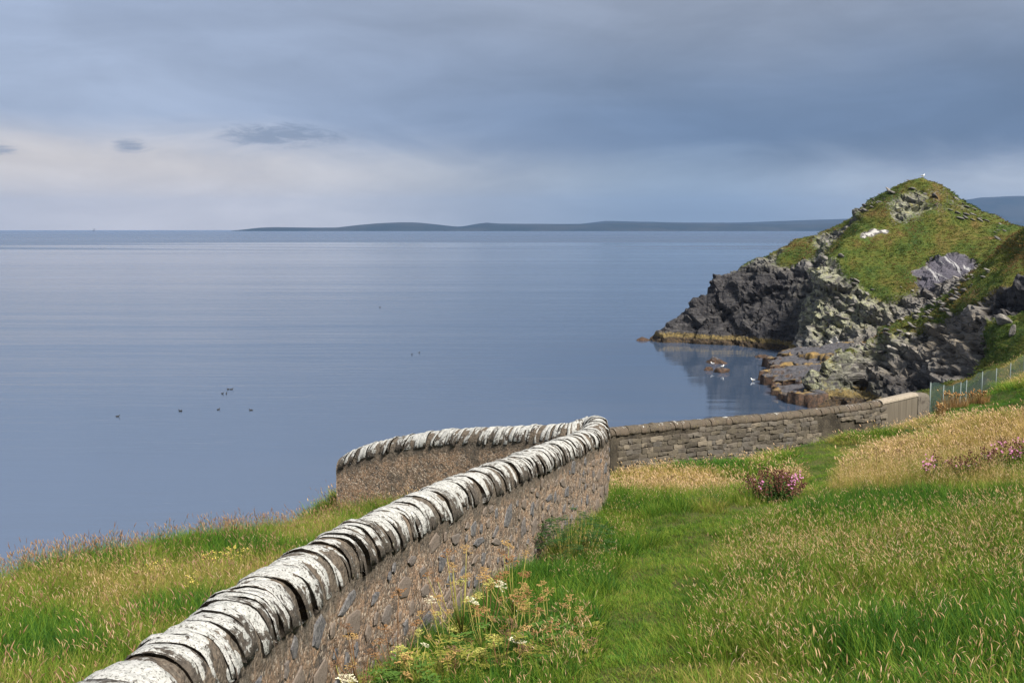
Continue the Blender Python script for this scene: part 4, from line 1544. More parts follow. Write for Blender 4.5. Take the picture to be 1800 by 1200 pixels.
# left bank
L_ = True
patch(230, 1070, 130, 26, 0.55, 0.55, 0.45, side=L_)
patch(380, 1040, 70, 30, 0.42, 0.7, 0.3, side=L_)
patch(160, 1010, 130, 20, 0.15, 0.85, 0.1, side=L_)
patch(400, 975, 130, 22, 0.15, 0.85, 0.05, side=L_)
patch(330, 1090, 90, 26, 0.03, 0.8, 0.0, side=L_)
patch(80, 1150, 120, 50, 0.10, 0.75, 0.1, side=L_)
patch(540, 945, 70, 20, 0.45, 0.6, 0.5, side=L_)
# height of the picture line of the cliff edge, for the red heads along it
edge_y = np.interp(gx_, [-300, 0, 120, 230, 330, 420, 500, 570, 660], [1055, 1032, 1010, 990, 974, 969, 946, 926, 903])
near_edge = left_side & (gy_ < edge_y + 16) & (gx_ < 690)
far_f = sstep(GP[:, 1], 20, 40)
size = 1.0 + 0.55 * far_f
u = rng.uniform(0, 1, n)
idx = rng.integers(0, 4, n)
short = tall < 0.34
idx = np.where(short, 4 + rng.integers(0, 3, n), idx)
dryc = (dry > 0.5) & ~short
idx = np.where(dryc & (u < 0.75), 7 + rng.integers(0, 3, n), idx)
coarse = (GP[:, 1] > 24) & (idx < 4)
idx = np.where(coarse, 17 + rng.integers(0, 3, n), idx)
hd_on = (u < np.clip(heads + 0.7 * fbm(w3 * 2.3, 2, 207), 0, 1) * 0.6) & ~short
idx = np.where(hd_on & (GP[:, 1] <= 22), 10 + rng.integers(0, 4, n), idx)
idx = np.where(hd_on & (GP[:, 1] > 22) & (idx != 7), 20 + rng.integers(0, 2, n), idx)
idx = np.where(left_side & (idx >= 10) & (idx <= 13) & (rng.uniform(size=n) < 0.5), 14 + rng.integers(0, 3, n), idx)
idx = np.where(near_edge & (u < 0.42 + 0.6 * N1), 14 + rng.integers(0, 3, n), idx)
ishead = (idx >= 10) & (idx <= 16) | (idx >= 20)
hs = np.clip(0.35 + 0.75 * np.clip(tall, 0.0, 1.1), 0.3, 1.15)
hs = np.where(short, 0.7 + 1.5 * np.clip(tall, 0, 0.34), hs)
hs = np.where(ishead, 0.70 + 0.35 * np.clip(tall, 0, 1), hs)
sc = size * rng.uniform(0.78, 1.22, n)
scl = np.stack([sc, sc, sc * hs * (1 - 0.35 * sstep(GP[:, 1], 22, 34))], 1)
rot = np.stack([rng.normal(0, 0.10, n), rng.normal(0, 0.10, n), rng.uniform(-0.9, 0.9, n) + np.where(rng.uniform(size=n) < .25, math.pi, 0)], 1)
tint = np.clip(dry - 0.16 * N4 + rng.normal(0, 0.10, n), 0, 1)
print('grass clumps', n)
for nm, mask, lab in (('meadow_grass', ~left_side, 'long green and straw coloured grass covering the meadow right of the wall'), ('cliff_edge_grass', left_side, 'tussocky grass with red brown seed heads on the cliff edge left of the wall')):
    ob = instancer(nm, GP[mask], idx[mask], rot[mask], scl[mask], tint[mask], PROTO)
    tag(ob, lab, 'grass', kind='stuff')
# ------------------------------------------------------------------ plants
def plain(name, ca, cb, scale=30.0, rough=0.8, trans=0.0):
    if trans:
        return leafy(name, lambda t: t.mix(t.step(t.noise(t.n('ShaderNodeNewGeometry').outputs['Position'], scale, 4), 0.3, 0.7), ca, cb), trans, rough)
    m, t = material(name)
    pos = t.n('ShaderNodeNewGeometry').outputs['Position']
    finish(t, t.mix(t.step(t.noise(pos, scale, 4), 0.3, 0.7), ca, cb), rough, None, 0.2)
    return m


HEADM = {'cream': plain('umbel_cream', (0.50, 0.46, 0.31), (0.62, 0.60, 0.47), 60),
         'tan': plain('umbel_tan', (0.25, 0.15, 0.055), (0.38, 0.255, 0.10), 60),
         'rust': plain('umbel_rust', (0.15, 0.075, 0.03), (0.27, 0.145, 0.06), 60),
         'brown': plain('umbel_brown', (0.085, 0.05, 0.03), (0.17, 0.10, 0.055), 60),
         'green': plain('umbel_green', (0.28, 0.30, 0.06), (0.42, 0.38, 0.12), 60)}
m_stem_g = plain('green_stem', (0.17, 0.19, 0.04), (0.30, 0.24, 0.07), 14)
m_stem_b = plain('dry_brown_stem', (0.09, 0.045, 0.02), (0.20, 0.11, 0.05), 14)
m_leaf = plain('broad_leaf', (0.045, 0.105, 0.018), (0.095, 0.17, 0.028), 18, 0.6, 0.3)
m_leaf_y = plain('yellowing_leaf', (0.16, 0.19, 0.03), (0.26, 0.22, 0.05), 18, 0.6, 0.3)
m_leaf_dark = plain('dark_leaf', (0.018, 0.05, 0.012), (0.045, 0.095, 0.02), 18, 0.6, 0.25)


def umbel(c, axis, rad, seed, rays=13):
    """a flat flower head: spokes from one point, a lumpy cluster on each"""
    g = random.Random(seed)
    axis = np.asarray(axis, float)
    axis /= np.linalg.norm(axis)
    u = np.cross(axis, [0.3, 0.9, 0.2])
    u /= np.linalg.norm(u)
    v = np.cross(axis, u)
    parts = []
    base = c - axis * rad * 0.55
    Vi, Fi = ico(1)
    for k in range(rays + 5):
        if k < rays:
            a = 2 * math.pi * (k + g.uniform(-.3, .3)) / rays
            r_ = rad * g.uniform(0.75, 1.05)
        else:
            a = g.uniform(0, 6.28)
            r_ = rad * g.uniform(0.1, 0.5)
        tip = c + (u * math.cos(a) + v * math.sin(a)) * r_ - axis * rad * (0.45 * (r_ / rad) ** 2 + g.uniform(-.16, .16))
        mid = (base + tip) / 2 + (u * math.cos(a) + v * math.sin(a)) * rad * 0.10 - axis * rad * .05
        parts.append(tube([base, mid, tip], 0.0013, 3, False))
        s = rad * g.uniform(0.10, 0.27)
        for q in range(4):
            o = np.array([g.uniform(-1, 1), g.uniform(-1, 1), g.uniform(-.5, .5)]) * s * 0.9
            parts.append((Vi * np.array([s, s, s * 0.5]) * g.uniform(0.3, 0.55) * (1 + 0.2 * np.sin(Vi[:, [1]] * 9 + k)) + tip + o, Fi))
    return join(parts)


def broad_leaf(p, dirn, L, seed, lobes=7):
    g = random.Random(seed)
    d_ = np.asarray(dirn, float)
    d_ /= np.linalg.norm(d_)
    s_ = np.cross(d_, [0, 0, 1])
    s_ /= np.linalg.norm(s_) + 1e-9
    parts = []
    for k in range(lobes):
        u = 0.25 + 0.75 * k / (lobes - 1)
        c = p + d_ * L * u + np.array([0, 0, -0.25 * L * u * u])
        for sg in ((-1, 1) if k < lobes - 1 else (0,)):
            w = L * 0.34 * (1 - 0.55 * abs(u - 0.5)) * g.uniform(.8, 1.15)
            dd = (s_ * sg * 0.9 + d_ * 0.55)
            dd /= np.linalg.norm(dd)
            e = np.cross(dd, [0, 0, 1])
            tip = c + dd * w + np.array([0, 0, -0.12 * w])
            m1 = c + dd * w * 0.5 + e * w * 0.24 + [0, 0, .04 * w]
            m2 = c + dd * w * 0.5 - e * w * 0.24 + [0, 0, .04 * w]
            mm = c + dd * w * 0.5 - np.array([0, 0, 0.05 * w])
            parts.append((np.array([c, m1, tip, m2, mm]), [(0, 1, 4), (1, 2, 4), (2, 3, 4), (3, 0, 4)]))
    parts.append(tube([p, p + d_ * L * 0.5 - [0, 0, .06 * L], p + d_ * L - [0, 0, .25 * L]], [0.004, 0.003, 0.0015], 4, False))
    return join(parts)


def umbel_plant(root, heads, label, seed, stem_mat, leaves=2, rad=(0.05, 0.085), group='umbel plants in front of the rough-cast wall', stem_r=0.0085):
    """root: xyz on the ground; heads: list of (xyz, colour)"""
    g = random.Random(seed)
    t_ = empty('umbel_plant', root)
    tag(t_, label, 'wild plant', group)
    hs = [np.asarray(h[0], float) for h in heads]
    topz = max(h[2] for h in hs)
    mean = sum(hs) / len(hs)
    H = topz - root[2]
    fork = np.array([root[0] * 0.45 + mean[0] * 0.55, root[1] * 0.45 + mean[1] * 0.55, root[2] + (min(h[2] for h in hs) - root[2]) * 0.55])
    midp = (root + fork) / 2 + np.array([g.uniform(-.03, .03), g.uniform(-.03, .03), 0])
    parts = [tube([root - [0, 0, 0.05], midp, fork], [stem_r, stem_r * .85, stem_r * .7], 6)]
    for h in hs:
        m_ = (fork + h) / 2 + np.array([(h[0] - fork[0]) * 0.15, 0, -0.02])
        parts.append(tube([fork, m_, h - [0, 0, 0.03]], [stem_r * .65, stem_r * .5, stem_r * .35], 5))
    V, F = join(parts)
    obj('stem', V - root, F, stem_mat, t_, smooth=True)
    for k, (h, c) in enumerate(heads):
        ax_ = np.array([g.uniform(-.6, .6), g.uniform(-.5, .45), 1.0])
        V, F = umbel(np.asarray(h, float), ax_, g.uniform(*rad) * (1.0 if k % 3 == 0 else 0.75), seed * 31 + k, g.randrange(9, 14))
        obj('flower_head', V - root, F, HEADM[c], t_)
    for k in range(leaves):
        a = g.uniform(0, 6.28)
        b = root + (fork - root) * g.uniform(0.1, 0.9)
        V, F = broad_leaf(b, [math.cos(a), math.sin(a), 0.55], g.uniform(0.2, 0.36), seed * 17 + k)
        obj('leaf', V - root, F, m_leaf if k % 3 else m_leaf_y, t_)
    return t_


# (distance, root picture x, heads: picture x, y, colour)
PL = [
    (7.6, 612, [(613, 1187, 'cream'), (590, 1160, 'brown')], 'g'),
    (7.7, 640, [(610, 1095, 'brown'), (648, 1140, 'brown'), (618, 1112, 'tan')], 'b'),
    (8.6, 702, [(700, 1035, 'rust'), (690, 1110, 'brown'), (668, 1122, 'rust')], 'b'),
    (8.0, 732, [(715, 1150, 'tan'), (748, 1130, 'cream'), (735, 1108, 'green')], 'g'),
    (9.3, 800, [(757, 1050, 'cream'), (772, 1046, 'tan'), (795, 1103, 'green')], 'g'),
    (9.6, 826, [(785, 967, 'rust'), (820, 960, 'tan'), (810, 1018, 'green'), (796, 990, 'tan')], 'g'),
    (9.9, 850, [(855, 998, 'tan'), (880, 1008, 'rust'), (848, 1008, 'tan')], 'b'),
    (9.4, 862, [(833, 1052, 'cream'), (840, 1070, 'rust'), (858, 1020, 'green')], 'g'),
    (10.2, 905, [(885, 968, 'rust'), (900, 980, 'rust'), (925, 970, 'tan'), (893, 952, 'tan')], 'g'),
    (9.5, 896, [(882, 1025, 'cream'), (905, 1035, 'tan'), (912, 1048, 'rust')], 'g'),
    (8.4, 878, [(868, 1120, 'green'), (900, 1090, 'brown'), (890, 1108, 'brown')], 'b'),
    (8.2, 800, [(800, 1135, 'brown'), (786, 1150, 'tan')], 'b'),
    (9.6, 934, [(930, 1040, 'rust'), (920, 1060, 'tan'), (945, 1052, 'rust')], 'g'),
    (8.7, 926, [(910, 1120, 'cream'), (920, 1100, 'tan'), (940, 1108, 'rust')], 'b'),
    (9.9, 968, [(960, 1037, 'tan'), (975, 1070, 'brown'), (952, 1022, 'tan')], 'g'),
    (8.6, 960, [(970, 1127, 'rust'), (935, 1140, 'tan'), (958, 1152, 'tan')], 'b'),
    (9.6, 1006, [(1000, 1048, 'tan'), (1020, 1070, 'tan'), (1012, 1088, 'rust'), (1030, 1083, 'tan')], 'g'),
    (8.4, 996, [(980, 1150, 'green'), (1005, 1110, 'tan'), (968, 1095, 'rust')], 'g'),
    (8.8, 1042, [(1035, 1125, 'brown'), (1044, 1156, 'tan')], 'b'),
]
ORD = ['first', 'second', 'third', 'fourth', 'fifth', 'sixth', 'seventh', 'eighth', 'ninth', 'tenth', 'eleventh', 'twelfth', 'thirteenth', 'fourteenth', 'fifteenth', 'sixteenth', 'seventeenth', 'eighteenth', 'nineteenth', 'twentieth']
PL.sort(key=lambda a: np.mean([h[0] for h in a[2]]))
WORD = {'cream': 'cream white', 'tan': 'tan', 'rust': 'rust', 'brown': 'dark brown', 'green': 'yellow green'}
for k, (Y, rx, hd, st) in enumerate(PL):
    X = (rx - 900) / FPX * Y
    root = np.array([X, Y, float(ground_z(X, Y)[0])])
    heads_ = []
    for j, (a, b, c) in enumerate(hd):
        P = at(a, b, Y + 0.06 * ((j * 7 + k) % 3 - 1))
        if P[2] < root[2] + 0.16:
            P[2] = root[2] + 0.16
        heads_.append((P, c))
        for j2 in range(2):                                  # lower side heads of the same age
            g_ = random.Random(k * 10 + j + 77 * j2)
            Q = at(a + g_.uniform(-40, 40), b + g_.uniform(14, 75), Y + g_.uniform(-.15, .15))
            if Q[2] > root[2] + 0.2:
                heads_.append((Q, 'tan' if c == 'cream' else c))
    cs = [WORD[h[2]] for h in hd]
    cs = list(dict.fromkeys(cs))[:2]
    lab = '%s umbel plant from the left before the wall, %s heads' % (ORD[k], ' and '.join(cs))
    umbel_plant(root, heads_, lab, 100 + k, m_stem_g if st == 'g' else m_stem_b, leaves=12 if st == 'g' else 7)

# dry umbels standing in the far meadow
for k, (px, py, base_py, lab, others) in enumerate((
        (1176, 838, 872, 'thin dark dry umbel stalk standing in the straw grass by the wall corner', [(1168, 852)]),
        (1541, 786, 838, 'dark dry umbel with a flat top behind the left pink flowers', []),
        (1583, 776, 836, 'taller dark dry umbel between the two pink flower clumps', [(1578, 790)]),
        (1757, 771, 812, 'dark dry umbel rising over the right-hand pink flowers', []))):
    g0 = ground_hit(px, base_py)
    hl = [(at(px, py, g0[1]), 'brown')] + [(at(a, b, g0[1]), 'brown') for a, b in others]
    umbel_plant(g0, hl, lab, 300 + k, m_stem_b, 0, (0.07, 0.10), 'dry umbels in the meadow', 0.008)

# ---- red campion: leafy mound, brown capsules, pink flowers
m_pink = plain('campion_petals', (0.42, 0.11, 0.28), (0.56, 0.27, 0.46), 25, 0.7, 0.2)
m_pod = plain('campion_capsules', (0.060, 0.024, 0.018), (0.14, 0.058, 0.038), 25)
m_stem_r = plain('campion_stems', (0.10, 0.05, 0.035), (0.16, 0.12, 0.04), 14)


def campion(root, rx, ry, H, n_st, n_leaf, n_pod, n_fl, label, seed, name='campion_bush', group='pink flowering plants'):
    g = np.random.default_rng(seed)
    t_ = empty(name, root)
    tag(t_, label, 'flowering bush', group)
    parts = []
    tips = []
    for k in range(n_st):
        a = g.uniform(0, 6.28)
        r_ = math.sqrt(g.uniform(0.02, 1))
        top = np.array([rx * r_ * math.cos(a), ry * r_ * math.sin(a), H * (1 - 0.55 * r_ * r_) * g.uniform(0.78, 1.1)])
        b = top * np.array([0.25, 0.25, 0]) - [0, 0, 0.04]
        m_ = (b + top) / 2 + np.array([top[0] * .12, top[1] * .12, 0])
        parts.append(tube([b, m_, top], [0.004, 0.003, 0.002], 3, False))
        tips.append((b, m_, top))
    V, F = join(parts)
    obj('stems', V, F, m_stem_r, t_)

    def along(u):
        b, m_, e = tips[g.integers(len(tips))]
        return b * (1 - u) ** 2 + m_ * 2 * u * (1 - u) + e * u * u
    parts = []
    for k in range(n_leaf):
        p = along(g.uniform(0.05, 0.72)) + g.normal(0, 0.035, 3) * [1, 1, .6]
        a = g.uniform(0, 6.28)
        d_ = np.array([math.cos(a), math.sin(a), g.uniform(-.2, .8)])
        L = g.uniform(0.05, 0.10)
        s_ = np.cross(d_, [0, 0, 1])
        s_ /= np.linalg.norm(s_)
        parts.append((np.array([p, p + d_ * L * .5 + s_ * L * .24, p + d_ * L - [0, 0, .02], p + d_ * L * .5 - s_ * L * .24]), [(0, 1, 2), (0, 2, 3)]))
    V, F = join(parts)
    obj('leaves', V, F, m_leaf_dark, t_)
    Vi, Fi = ico(1)
    parts = []
    for k in range(n_pod):
        p = along(g.uniform(0.72, 1.03)) + g.normal(0, 0.02, 3)
        s = g.uniform(0.008, 0.015)
        parts.append((Vi * [s, s, s * 1.5] + p, Fi))
    V, F = join(parts)
    obj('seed_capsules', V, F, m_pod, t_)
    cl = [along(g.uniform(0.72, 1.0)) for _ in range(max(3, n_fl // 7))]
    parts = []
    for k in range(n_fl):
        p = cl[g.integers(len(cl))] + g.normal(0, 0.05, 3)
        p = p + np.array([0, -0.03, 0.02])
        ax_ = np.array([g.normal(0, .5), -0.8 + g.normal(0, .4), 0.8])
        ax_ /= np.linalg.norm(ax_)
        u_ = np.cross(ax_, [0, .3, 1.0])
        u_ /= np.linalg.norm(u_)
        v_ = np.cross(ax_, u_)
        s = g.uniform(0.014, 0.021)
        for q in range(5):
            a = q * 1.2566
            e1 = u_ * math.cos(a - .45) + v_ * math.sin(a - .45)
            e2 = u_ * math.cos(a + .45) + v_ * math.sin(a + .45)
            parts.append((np.array([p, p + e1 * s + ax_ * s * .2, p + e2 * s + ax_ * s * .2]), [(0, 1, 2)]))
    V, F = join(parts)
    obj('flowers', V, F, m_pink, t_)
    for o in t_.children:
        o['kind'] = 'stuff'
    return t_


g0 = ground_hit(1357, 884)
sc_ = g0[1] / FPX
campion(g0, 66 * sc_, 42 * sc_, 66 * sc_, 130, 1700, 1000, 62, 'rounded dark bush with brown seed capsules and pink flowers in the middle of the meadow', 1)
RP = [(1650, 848, 34, 58, 'leftmost of the pink flowering plants at the right edge of the meadow', 60, 40),
      (1693, 846, 30, 62, 'reddish seeded plant second from the left among the pink flowers on the right', 160, 12),
      (1735, 838, 26, 60, 'brown and green plant third from the left among the pink flowers on the right', 120, 14),
      (1766, 832, 28, 66, 'pink flowering plant with dense brown capsules, next to the rightmost one', 120, 45),
      (1800, 826, 28, 70, 'rightmost pink flowering plant, cut by the right edge of the picture', 110, 40)]
for k, (px, py, rx_, hh, lab, npod, nfl) in enumerate(RP):
    g0 = ground_hit(px, py)
    s = g0[1] / FPX
    campion(g0, rx_ * s, rx_ * s * .8, hh * s, 42, 160, npod, nfl, lab, 40 + k, 'campion_plant')

# ---- dark leafy plants
def leafy_plant(root, rad, H, n_, label, seed, mat=m_leaf_dark, L=(0.10, 0.22), name='leafy_plant', cat='wild plant'):
    g = np.random.default_rng(seed)
    t_ = empty(name, root)
    tag(t_, label, cat, 'leafy wild plants')
    parts, stems = [], []
    for k in range(n_):
        a = g.uniform(0, 6.28)
        r_ = rad * math.sqrt(g.uniform())
        top = np.array([r_ * math.cos(a), r_ * math.sin(a), H * g.uniform(0.35, 1.0) * (1 - 0.4 * (r_ / rad) ** 2)])
        if k % 3 == 0:
            stems.append(tube([top * [.3, .3, 0] - [0, 0, .04], top * [.8, .8, .6], top], [0.005, 0.004, 0.002], 4, False))
        d_ = np.array([math.cos(a) + g.normal(0, .5), math.sin(a) + g.normal(0, .5), g.uniform(-.2, .5)])
        v, f = broad_leaf(top * 0.92, d_, g.uniform(*L), seed * 13 + k, 4)
        parts.append((v, f))
    V, F = join(parts)
    o = obj('leaves', V, F, mat, t_)
    o['kind'] = 'stuff'
    V, F = join(stems)
    o = obj('stems', V, F, m_stem_g, t_)
    o['kind'] = 'stuff'
    return t_


g0 = ground_hit(1008, 1000)
leafy_plant(g0, 0.62, 1.0, 260, 'dark green leafy plant growing at the foot of the rough-cast wall', 3)
g0 = ground_hit(1085, 905)
leafy_plant(g0, 0.42, 0.30, 50, 'low dark leafy clump beside the end of the rough-cast wall', 4)
g0 = ground_hit(1243, 893)
leafy_plant(g0, 0.36, 0.24, 50, 'small dark withered clump in the grass left of the flowering bush', 5)
g0 = ground_hit(1216, 872)
leafy_plant(g0, 0.10, 0.34, 16, 'narrow upright green weed in the straw grass left of the flowering bush', 6, m_leaf, (0.06, 0.12))
g0 = ground_hit(1625, 772)
leafy_plant(g0, 0.75, 0.62, 120, 'dark green bramble mound in front of the end of the rubble wall', 7, m_leaf_dark, (0.12, 0.24))

for k, (px, Y, H, lab) in enumerate(((705, 7.9, 0.42, 'leftmost yellowing leafy weed among the umbel plants by the wall'), (770, 8.3, 0.55, 'second yellowing leafy weed from the left among the umbel plants'),
                                   (835, 8.8, 0.62, 'middle yellowing leafy weed among the umbel plants by the wall'), (900, 8.5, 0.55, 'fourth yellowing leafy weed from the left among the umbel plants'),
                                   (968, 8.9, 0.55, 'rightmost yellowing leafy weed among the umbel plants by the wall'))):
    X = (px - 900) / FPX * Y
    leafy_plant(np.array([X, Y, float(ground_z(X, Y)[0])]), 0.24, H, 60, lab, 60 + k, m_leaf_y if k % 2 else m_leaf, (0.12, 0.26))

# ---- dry orange tufts by the fence
m_orange = leafy('orange_dead_grass', lambda t: t.ramp(t.attr('rb'), [(0.0, (0.22, 0.11, 0.04)), (0.5, (0.34, 0.20, 0.08)), (1.0, (0.44, 0.32, 0.15))]), 0.35)
for k, (px, py, w, hh, lab) in enumerate(((1654, 733, 6, 24, 'small dry orange grass tuft close to the first fence post'), (1668, 722, 12, 36, 'tallest dry orange grass tuft against the mesh fence'),
                                       (1687, 718, 14, 26, 'broad dry orange grass tuft right of the tallest one at the fence'), (1713, 712, 12, 24, 'reddish dry grass tuft below the second fence bay'), (1729, 710, 10, 24, 'rightmost brown grass tuft in front of the mesh fence'))):
    g0 = ground_hit(px, py)
    s = g0[1] / FPX
    V, F, rb = blades(170, w * s, hh * s * 0.5, hh * s * 1.1, 0.007, 0.22, 500 + k)
    V2, F2, rb2, mi = seed_stalks(26, w * s * 0.8, hh * s * 0.7, hh * s * 1.15, 520 + k, 0.12, 0.014, 0.3, 3.0)
    o = obj('grass_tuft', np.concatenate([V, V2]), np.concatenate([F, F2 + len(V)]), m_orange, loc=g0, attrs={'rb': np.concatenate([rb, rb2])})
    tag(o, lab, 'grass tuft', 'dry grass tufts along the mesh fence')

# ---- yellow flowers on the left bank
m_yel = plain('yellow_petals', (0.50, 0.38, 0.07), (0.58, 0.48, 0.14), 40)
for k, (px, py, rx_, n_, lab) in enumerate(((412, 1004, 34, 30, 'largest patch of yellow flowers, close behind the coping on the left bank'), (372, 1012, 18, 14, 'yellow flower patch just left of the largest one'),
                                          (278, 1032, 20, 12, 'leftmost patch of small yellow flowers in the bank grass'), (335, 1062, 16, 9, 'sparse yellow flowers lowest down the left bank'))):
    g0 = ground_hit(px, py)
    s = g0[1] / FPX
    g = np.random.default_rng(700 + k)
    t_ = empty('yellow_flower_patch', g0)
    tag(t_, lab, 'flowers', 'yellow flowers on the bank')
    stems, fl = [], []
    Vi, Fi = ico(1)
    for j in range(n_):
        x, y = g.normal(0, .5) * rx_ * s, g.normal(0, .5) * rx_ * s * 1.6
        h = g.uniform(0.22, 0.38)
        z = float(ground_z(g0[0] + x, g0[1] + y)[0]) - g0[2]
        p = np.array([x, y, z])
        stems.append(tube([p, p + [g.normal(0, .02), 0, h]], 0.002, 3, False))
        for q in range(3):
            c = stems[-1][0][-1] + g.normal(0, .012, 3)
            r_ = g.uniform(.006, .011)
            fl.append((Vi * [r_, r_, r_ * .6] + c, Fi))
    V, F = join(fl)
    o = obj('flowers', V, F, m_yel, t_)
    o['kind'] = 'stuff'
    V, F = join(stems)
    o = obj('stems', V, F, m_stem_g, t_)
    o['kind'] = 'stuff'
# ------------------------------------------------------------------ turf tufts and loose stones on the headland
PROTO2 = bpy.data.collections.new('headland_prototypes')
m_tuft = leafy('headland_tufts', lambda t: t.ramp(t.math('ADD', t.attr('tint', 'INSTANCER'), t.math('MULTIPLY', t.math('SUBTRACT', t.attr('rb'), 0.5), 0.3)),
               [(0.0, (0.026, 0.058, 0.011)), (0.3, (0.052, 0.082, 0.011)), (0.52, (0.084, 0.092, 0.015)), (0.74, (0.15, 0.095, 0.034)), (1.0, (0.19, 0.105, 0.045))]), 0.3)
for k in range(3):
    V, F, rb = blades(26, 0.30, 0.15, 0.40, 0.035, 0.5, 900 + k)
    ob = bpy.data.objects.new('headland_tuft_%d' % k, mesh_data('headland_tuft_%d' % k, V, F, m_tuft, False, {'rb': rb}))
    PROTO2.objects.link(ob)
# stand on the finished surface
vis = (HG > 0.52) & (HV[:, 2] > 3.5) & (HN[:, 2] > 0.35)
q = to_px(HV)
vis &= (q[:, 0] > 1050) & (q[:, 0] < 2050)
ids = np.where(vis)[0]
hv_now = np.empty(len(headland.data.vertices) * 3, np.float32)
headland.data.vertices.foreach_get('co', hv_now)
hv_now = hv_now.reshape(-1, 3).astype(float)
pick = rng.choice(ids, size=min(60000, len(ids)), replace=False)
P = hv_now[pick] + rng.normal(0, 0.12, (len(pick), 3)) * [1, 1, 0] - [0, 0, 0.06]
nn1 = fbm(P * 0.16, 4, 811)
nn2 = fbm(P * 0.6, 3, 812)
tint = np.clip(0.40 + 1.0 * nn1 + 0.4 * nn2 + rng.normal(0, 0.04, len(P)), 0, 1)
k_ = len(P)
sc = rng.uniform(0.5, 0.95, k_)
ob = instancer('headland_grass', P, rng.integers(0, 3, k_), np.stack([rng.normal(0, .2, k_), rng.normal(0, .2, k_), rng.uniform(0, 6.28, k_)], 1), np.stack([sc, sc, sc * rng.uniform(.35, .8, k_)], 1), tint, PROTO2)
tag(ob, 'rough green and rusty turf covering the rocky headland', 'grass', kind='stuff')

PROTO3 = bpy.data.collections.new('scree_prototypes')
m_scree, t = material('scree_slate')
pos = t.n('ShaderNodeNewGeometry').outputs['Position']
ti = t.attr('tint', 'INSTANCER')
n2 = t.noise(pos, 4, 5, 0.65)
c = t.ramp(ti, [(0.0, (0.055, 0.053, 0.055)), (0.4, (0.115, 0.110, 0.103)), (0.75, (0.20, 0.188, 0.170)), (1.0, (0.31, 0.29, 0.25))])
finish(t, t.mix(t.step(n2, 0.45, 0.65), c, t.mix(0.5, c, (0.09, 0.085, 0.08))), 0.9, t.bump(n2, 0.5, 0.05), 0.2)
for k in range(6):
    V, F = rock_mesh((0.62, 0.42, 0.16), 950 + k, 2)
    ob = bpy.data.objects.new('scree_%d' % k, mesh_data('scree_%d' % k, V, F, m_scree))
    PROTO3.objects.link(ob)


def in_poly(x, y, poly):
    inside = np.zeros(len(x), bool)
    j = len(poly) - 1
    for i in range(len(poly)):
        xi, yi = poly[i]
        xj, yj = poly[j]
        c = ((yi > y) != (yj > y)) & (x < (xj - xi) * (y - yi) / (yj - yi + 1e-9) + xi)
        inside ^= c
        j = i
    return inside


qq = to_px(hv_now)
reg = in_poly(qq[:, 0], qq[:, 1], [(1545, 600), (1580, 545), (1640, 505), (1720, 470), (1750, 478), (1660, 540), (1700, 560), (1640, 590), (1560, 630), (1500, 625)]) & (HN[:, 2] > 0.25) & (hv_now[:, 1] < 150) & (hv_now[:, 2] > 3)
reg2 = in_poly(qq[:, 0], qq[:, 1], [(1420, 470), (1500, 420), (1560, 470), (1620, 520), (1560, 560), (1440, 560)]) & (HN[:, 2] > 0.2) & (hv_now[:, 1] > 140) & (HG < 0.75)
reg3 = in_poly(qq[:, 0], qq[:, 1], [(1660, 330), (1700, 360), (1770, 400), (1760, 425), (1690, 390), (1640, 350), (1560, 350), (1510, 385), (1500, 375), (1560, 330)]) & (HN[:, 2] > 0.2) & (hv_now[:, 1] > 145)
sel = []
for m_, cnt in ((reg, 520), (reg2, 80), (reg3, 110)):
    i_ = np.where(m_)[0]
    if len(i_):
        sel.append(rng.choice(i_, size=min(cnt, len(i_)), replace=False))
sel = np.concatenate(sel)
k_ = len(sel)
sc = rng.uniform(0.35, 1.0, k_) ** 1.5 * 1.4
rx_ = np.stack([rng.normal(0.05, .18, k_), rng.normal(0.40, .2, k_), rng.normal(0.2, .6, k_)], 1)
ob = instancer('scree', hv_now[sel] + [0, 0, 0.05], rng.integers(0, 6, k_), rx_, np.stack([sc, sc, sc], 1), rng.beta(2, 2, k_), PROTO3)
tag(ob, 'pale slabby loose stones strewn over the lower slope of the headland', 'scree', kind='stuff')

# ------------------------------------------------------------------ rocks one can tell apart
m_shore, t = material('shore_rock')
geo = t.n('ShaderNodeNewGeometry')
pos = geo.outputs['Position']
pz = t.n('ShaderNodeSeparateXYZ', {0: pos}).outputs[2]
nf = t.noise(pos, 2.6, 7, 0.7)
nz = t.n('ShaderNodeSeparateXYZ', {0: geo.outputs['True Normal']}).outputs[2]
brk = t.n('ShaderNodeMapping', {'Vector': pos})
brk.inputs['Rotation'].default_value = (0, 0, R(35))
crk = t.voro(t.scale(brk.outputs[0], (0.8, 1.9, 0.6)), 0.9, 'DISTANCE_TO_EDGE')
slate = t.mix(t.step(nf, 0.35, 0.65), (0.046, 0.046, 0.054), (0.092, 0.090, 0.098))
slate = t.mix(t.step(crk, 0.045, 0.015), slate, (0.035, 0.033, 0.036))
weed = t.mix(t.step(nf, 0.40, 0.62), (0.026, 0.018, 0.013), (0.080, 0.046, 0.028))
gold = t.mix(t.step(nf, 0.35, 0.6), (0.27, 0.18, 0.06), (0.15, 0.10, 0.04))
a_e = t.attr('edge')
edge = t.math('MULTIPLY', t.step(t.math('ADD', a_e, t.math('MULTIPLY', t.math('SUBTRACT', nf, 0.5), 1.6)), 0.5, 0.75), t.step(t.noise(pos, 0.5, 3), 0.38, 0.55))
up = t.step(nz, 0.45, 0.75)
zt = t.math('ADD', pz, t.math('MULTIPLY', t.math('SUBTRACT', nf, 0.5), 0.7))
c = t.mix(edge, slate, gold)
c = t.mix(t.math('MULTIPLY', t.math('SUBTRACT', 1.0, up), t.step(zt, 2.6, 1.2)), c, weed)
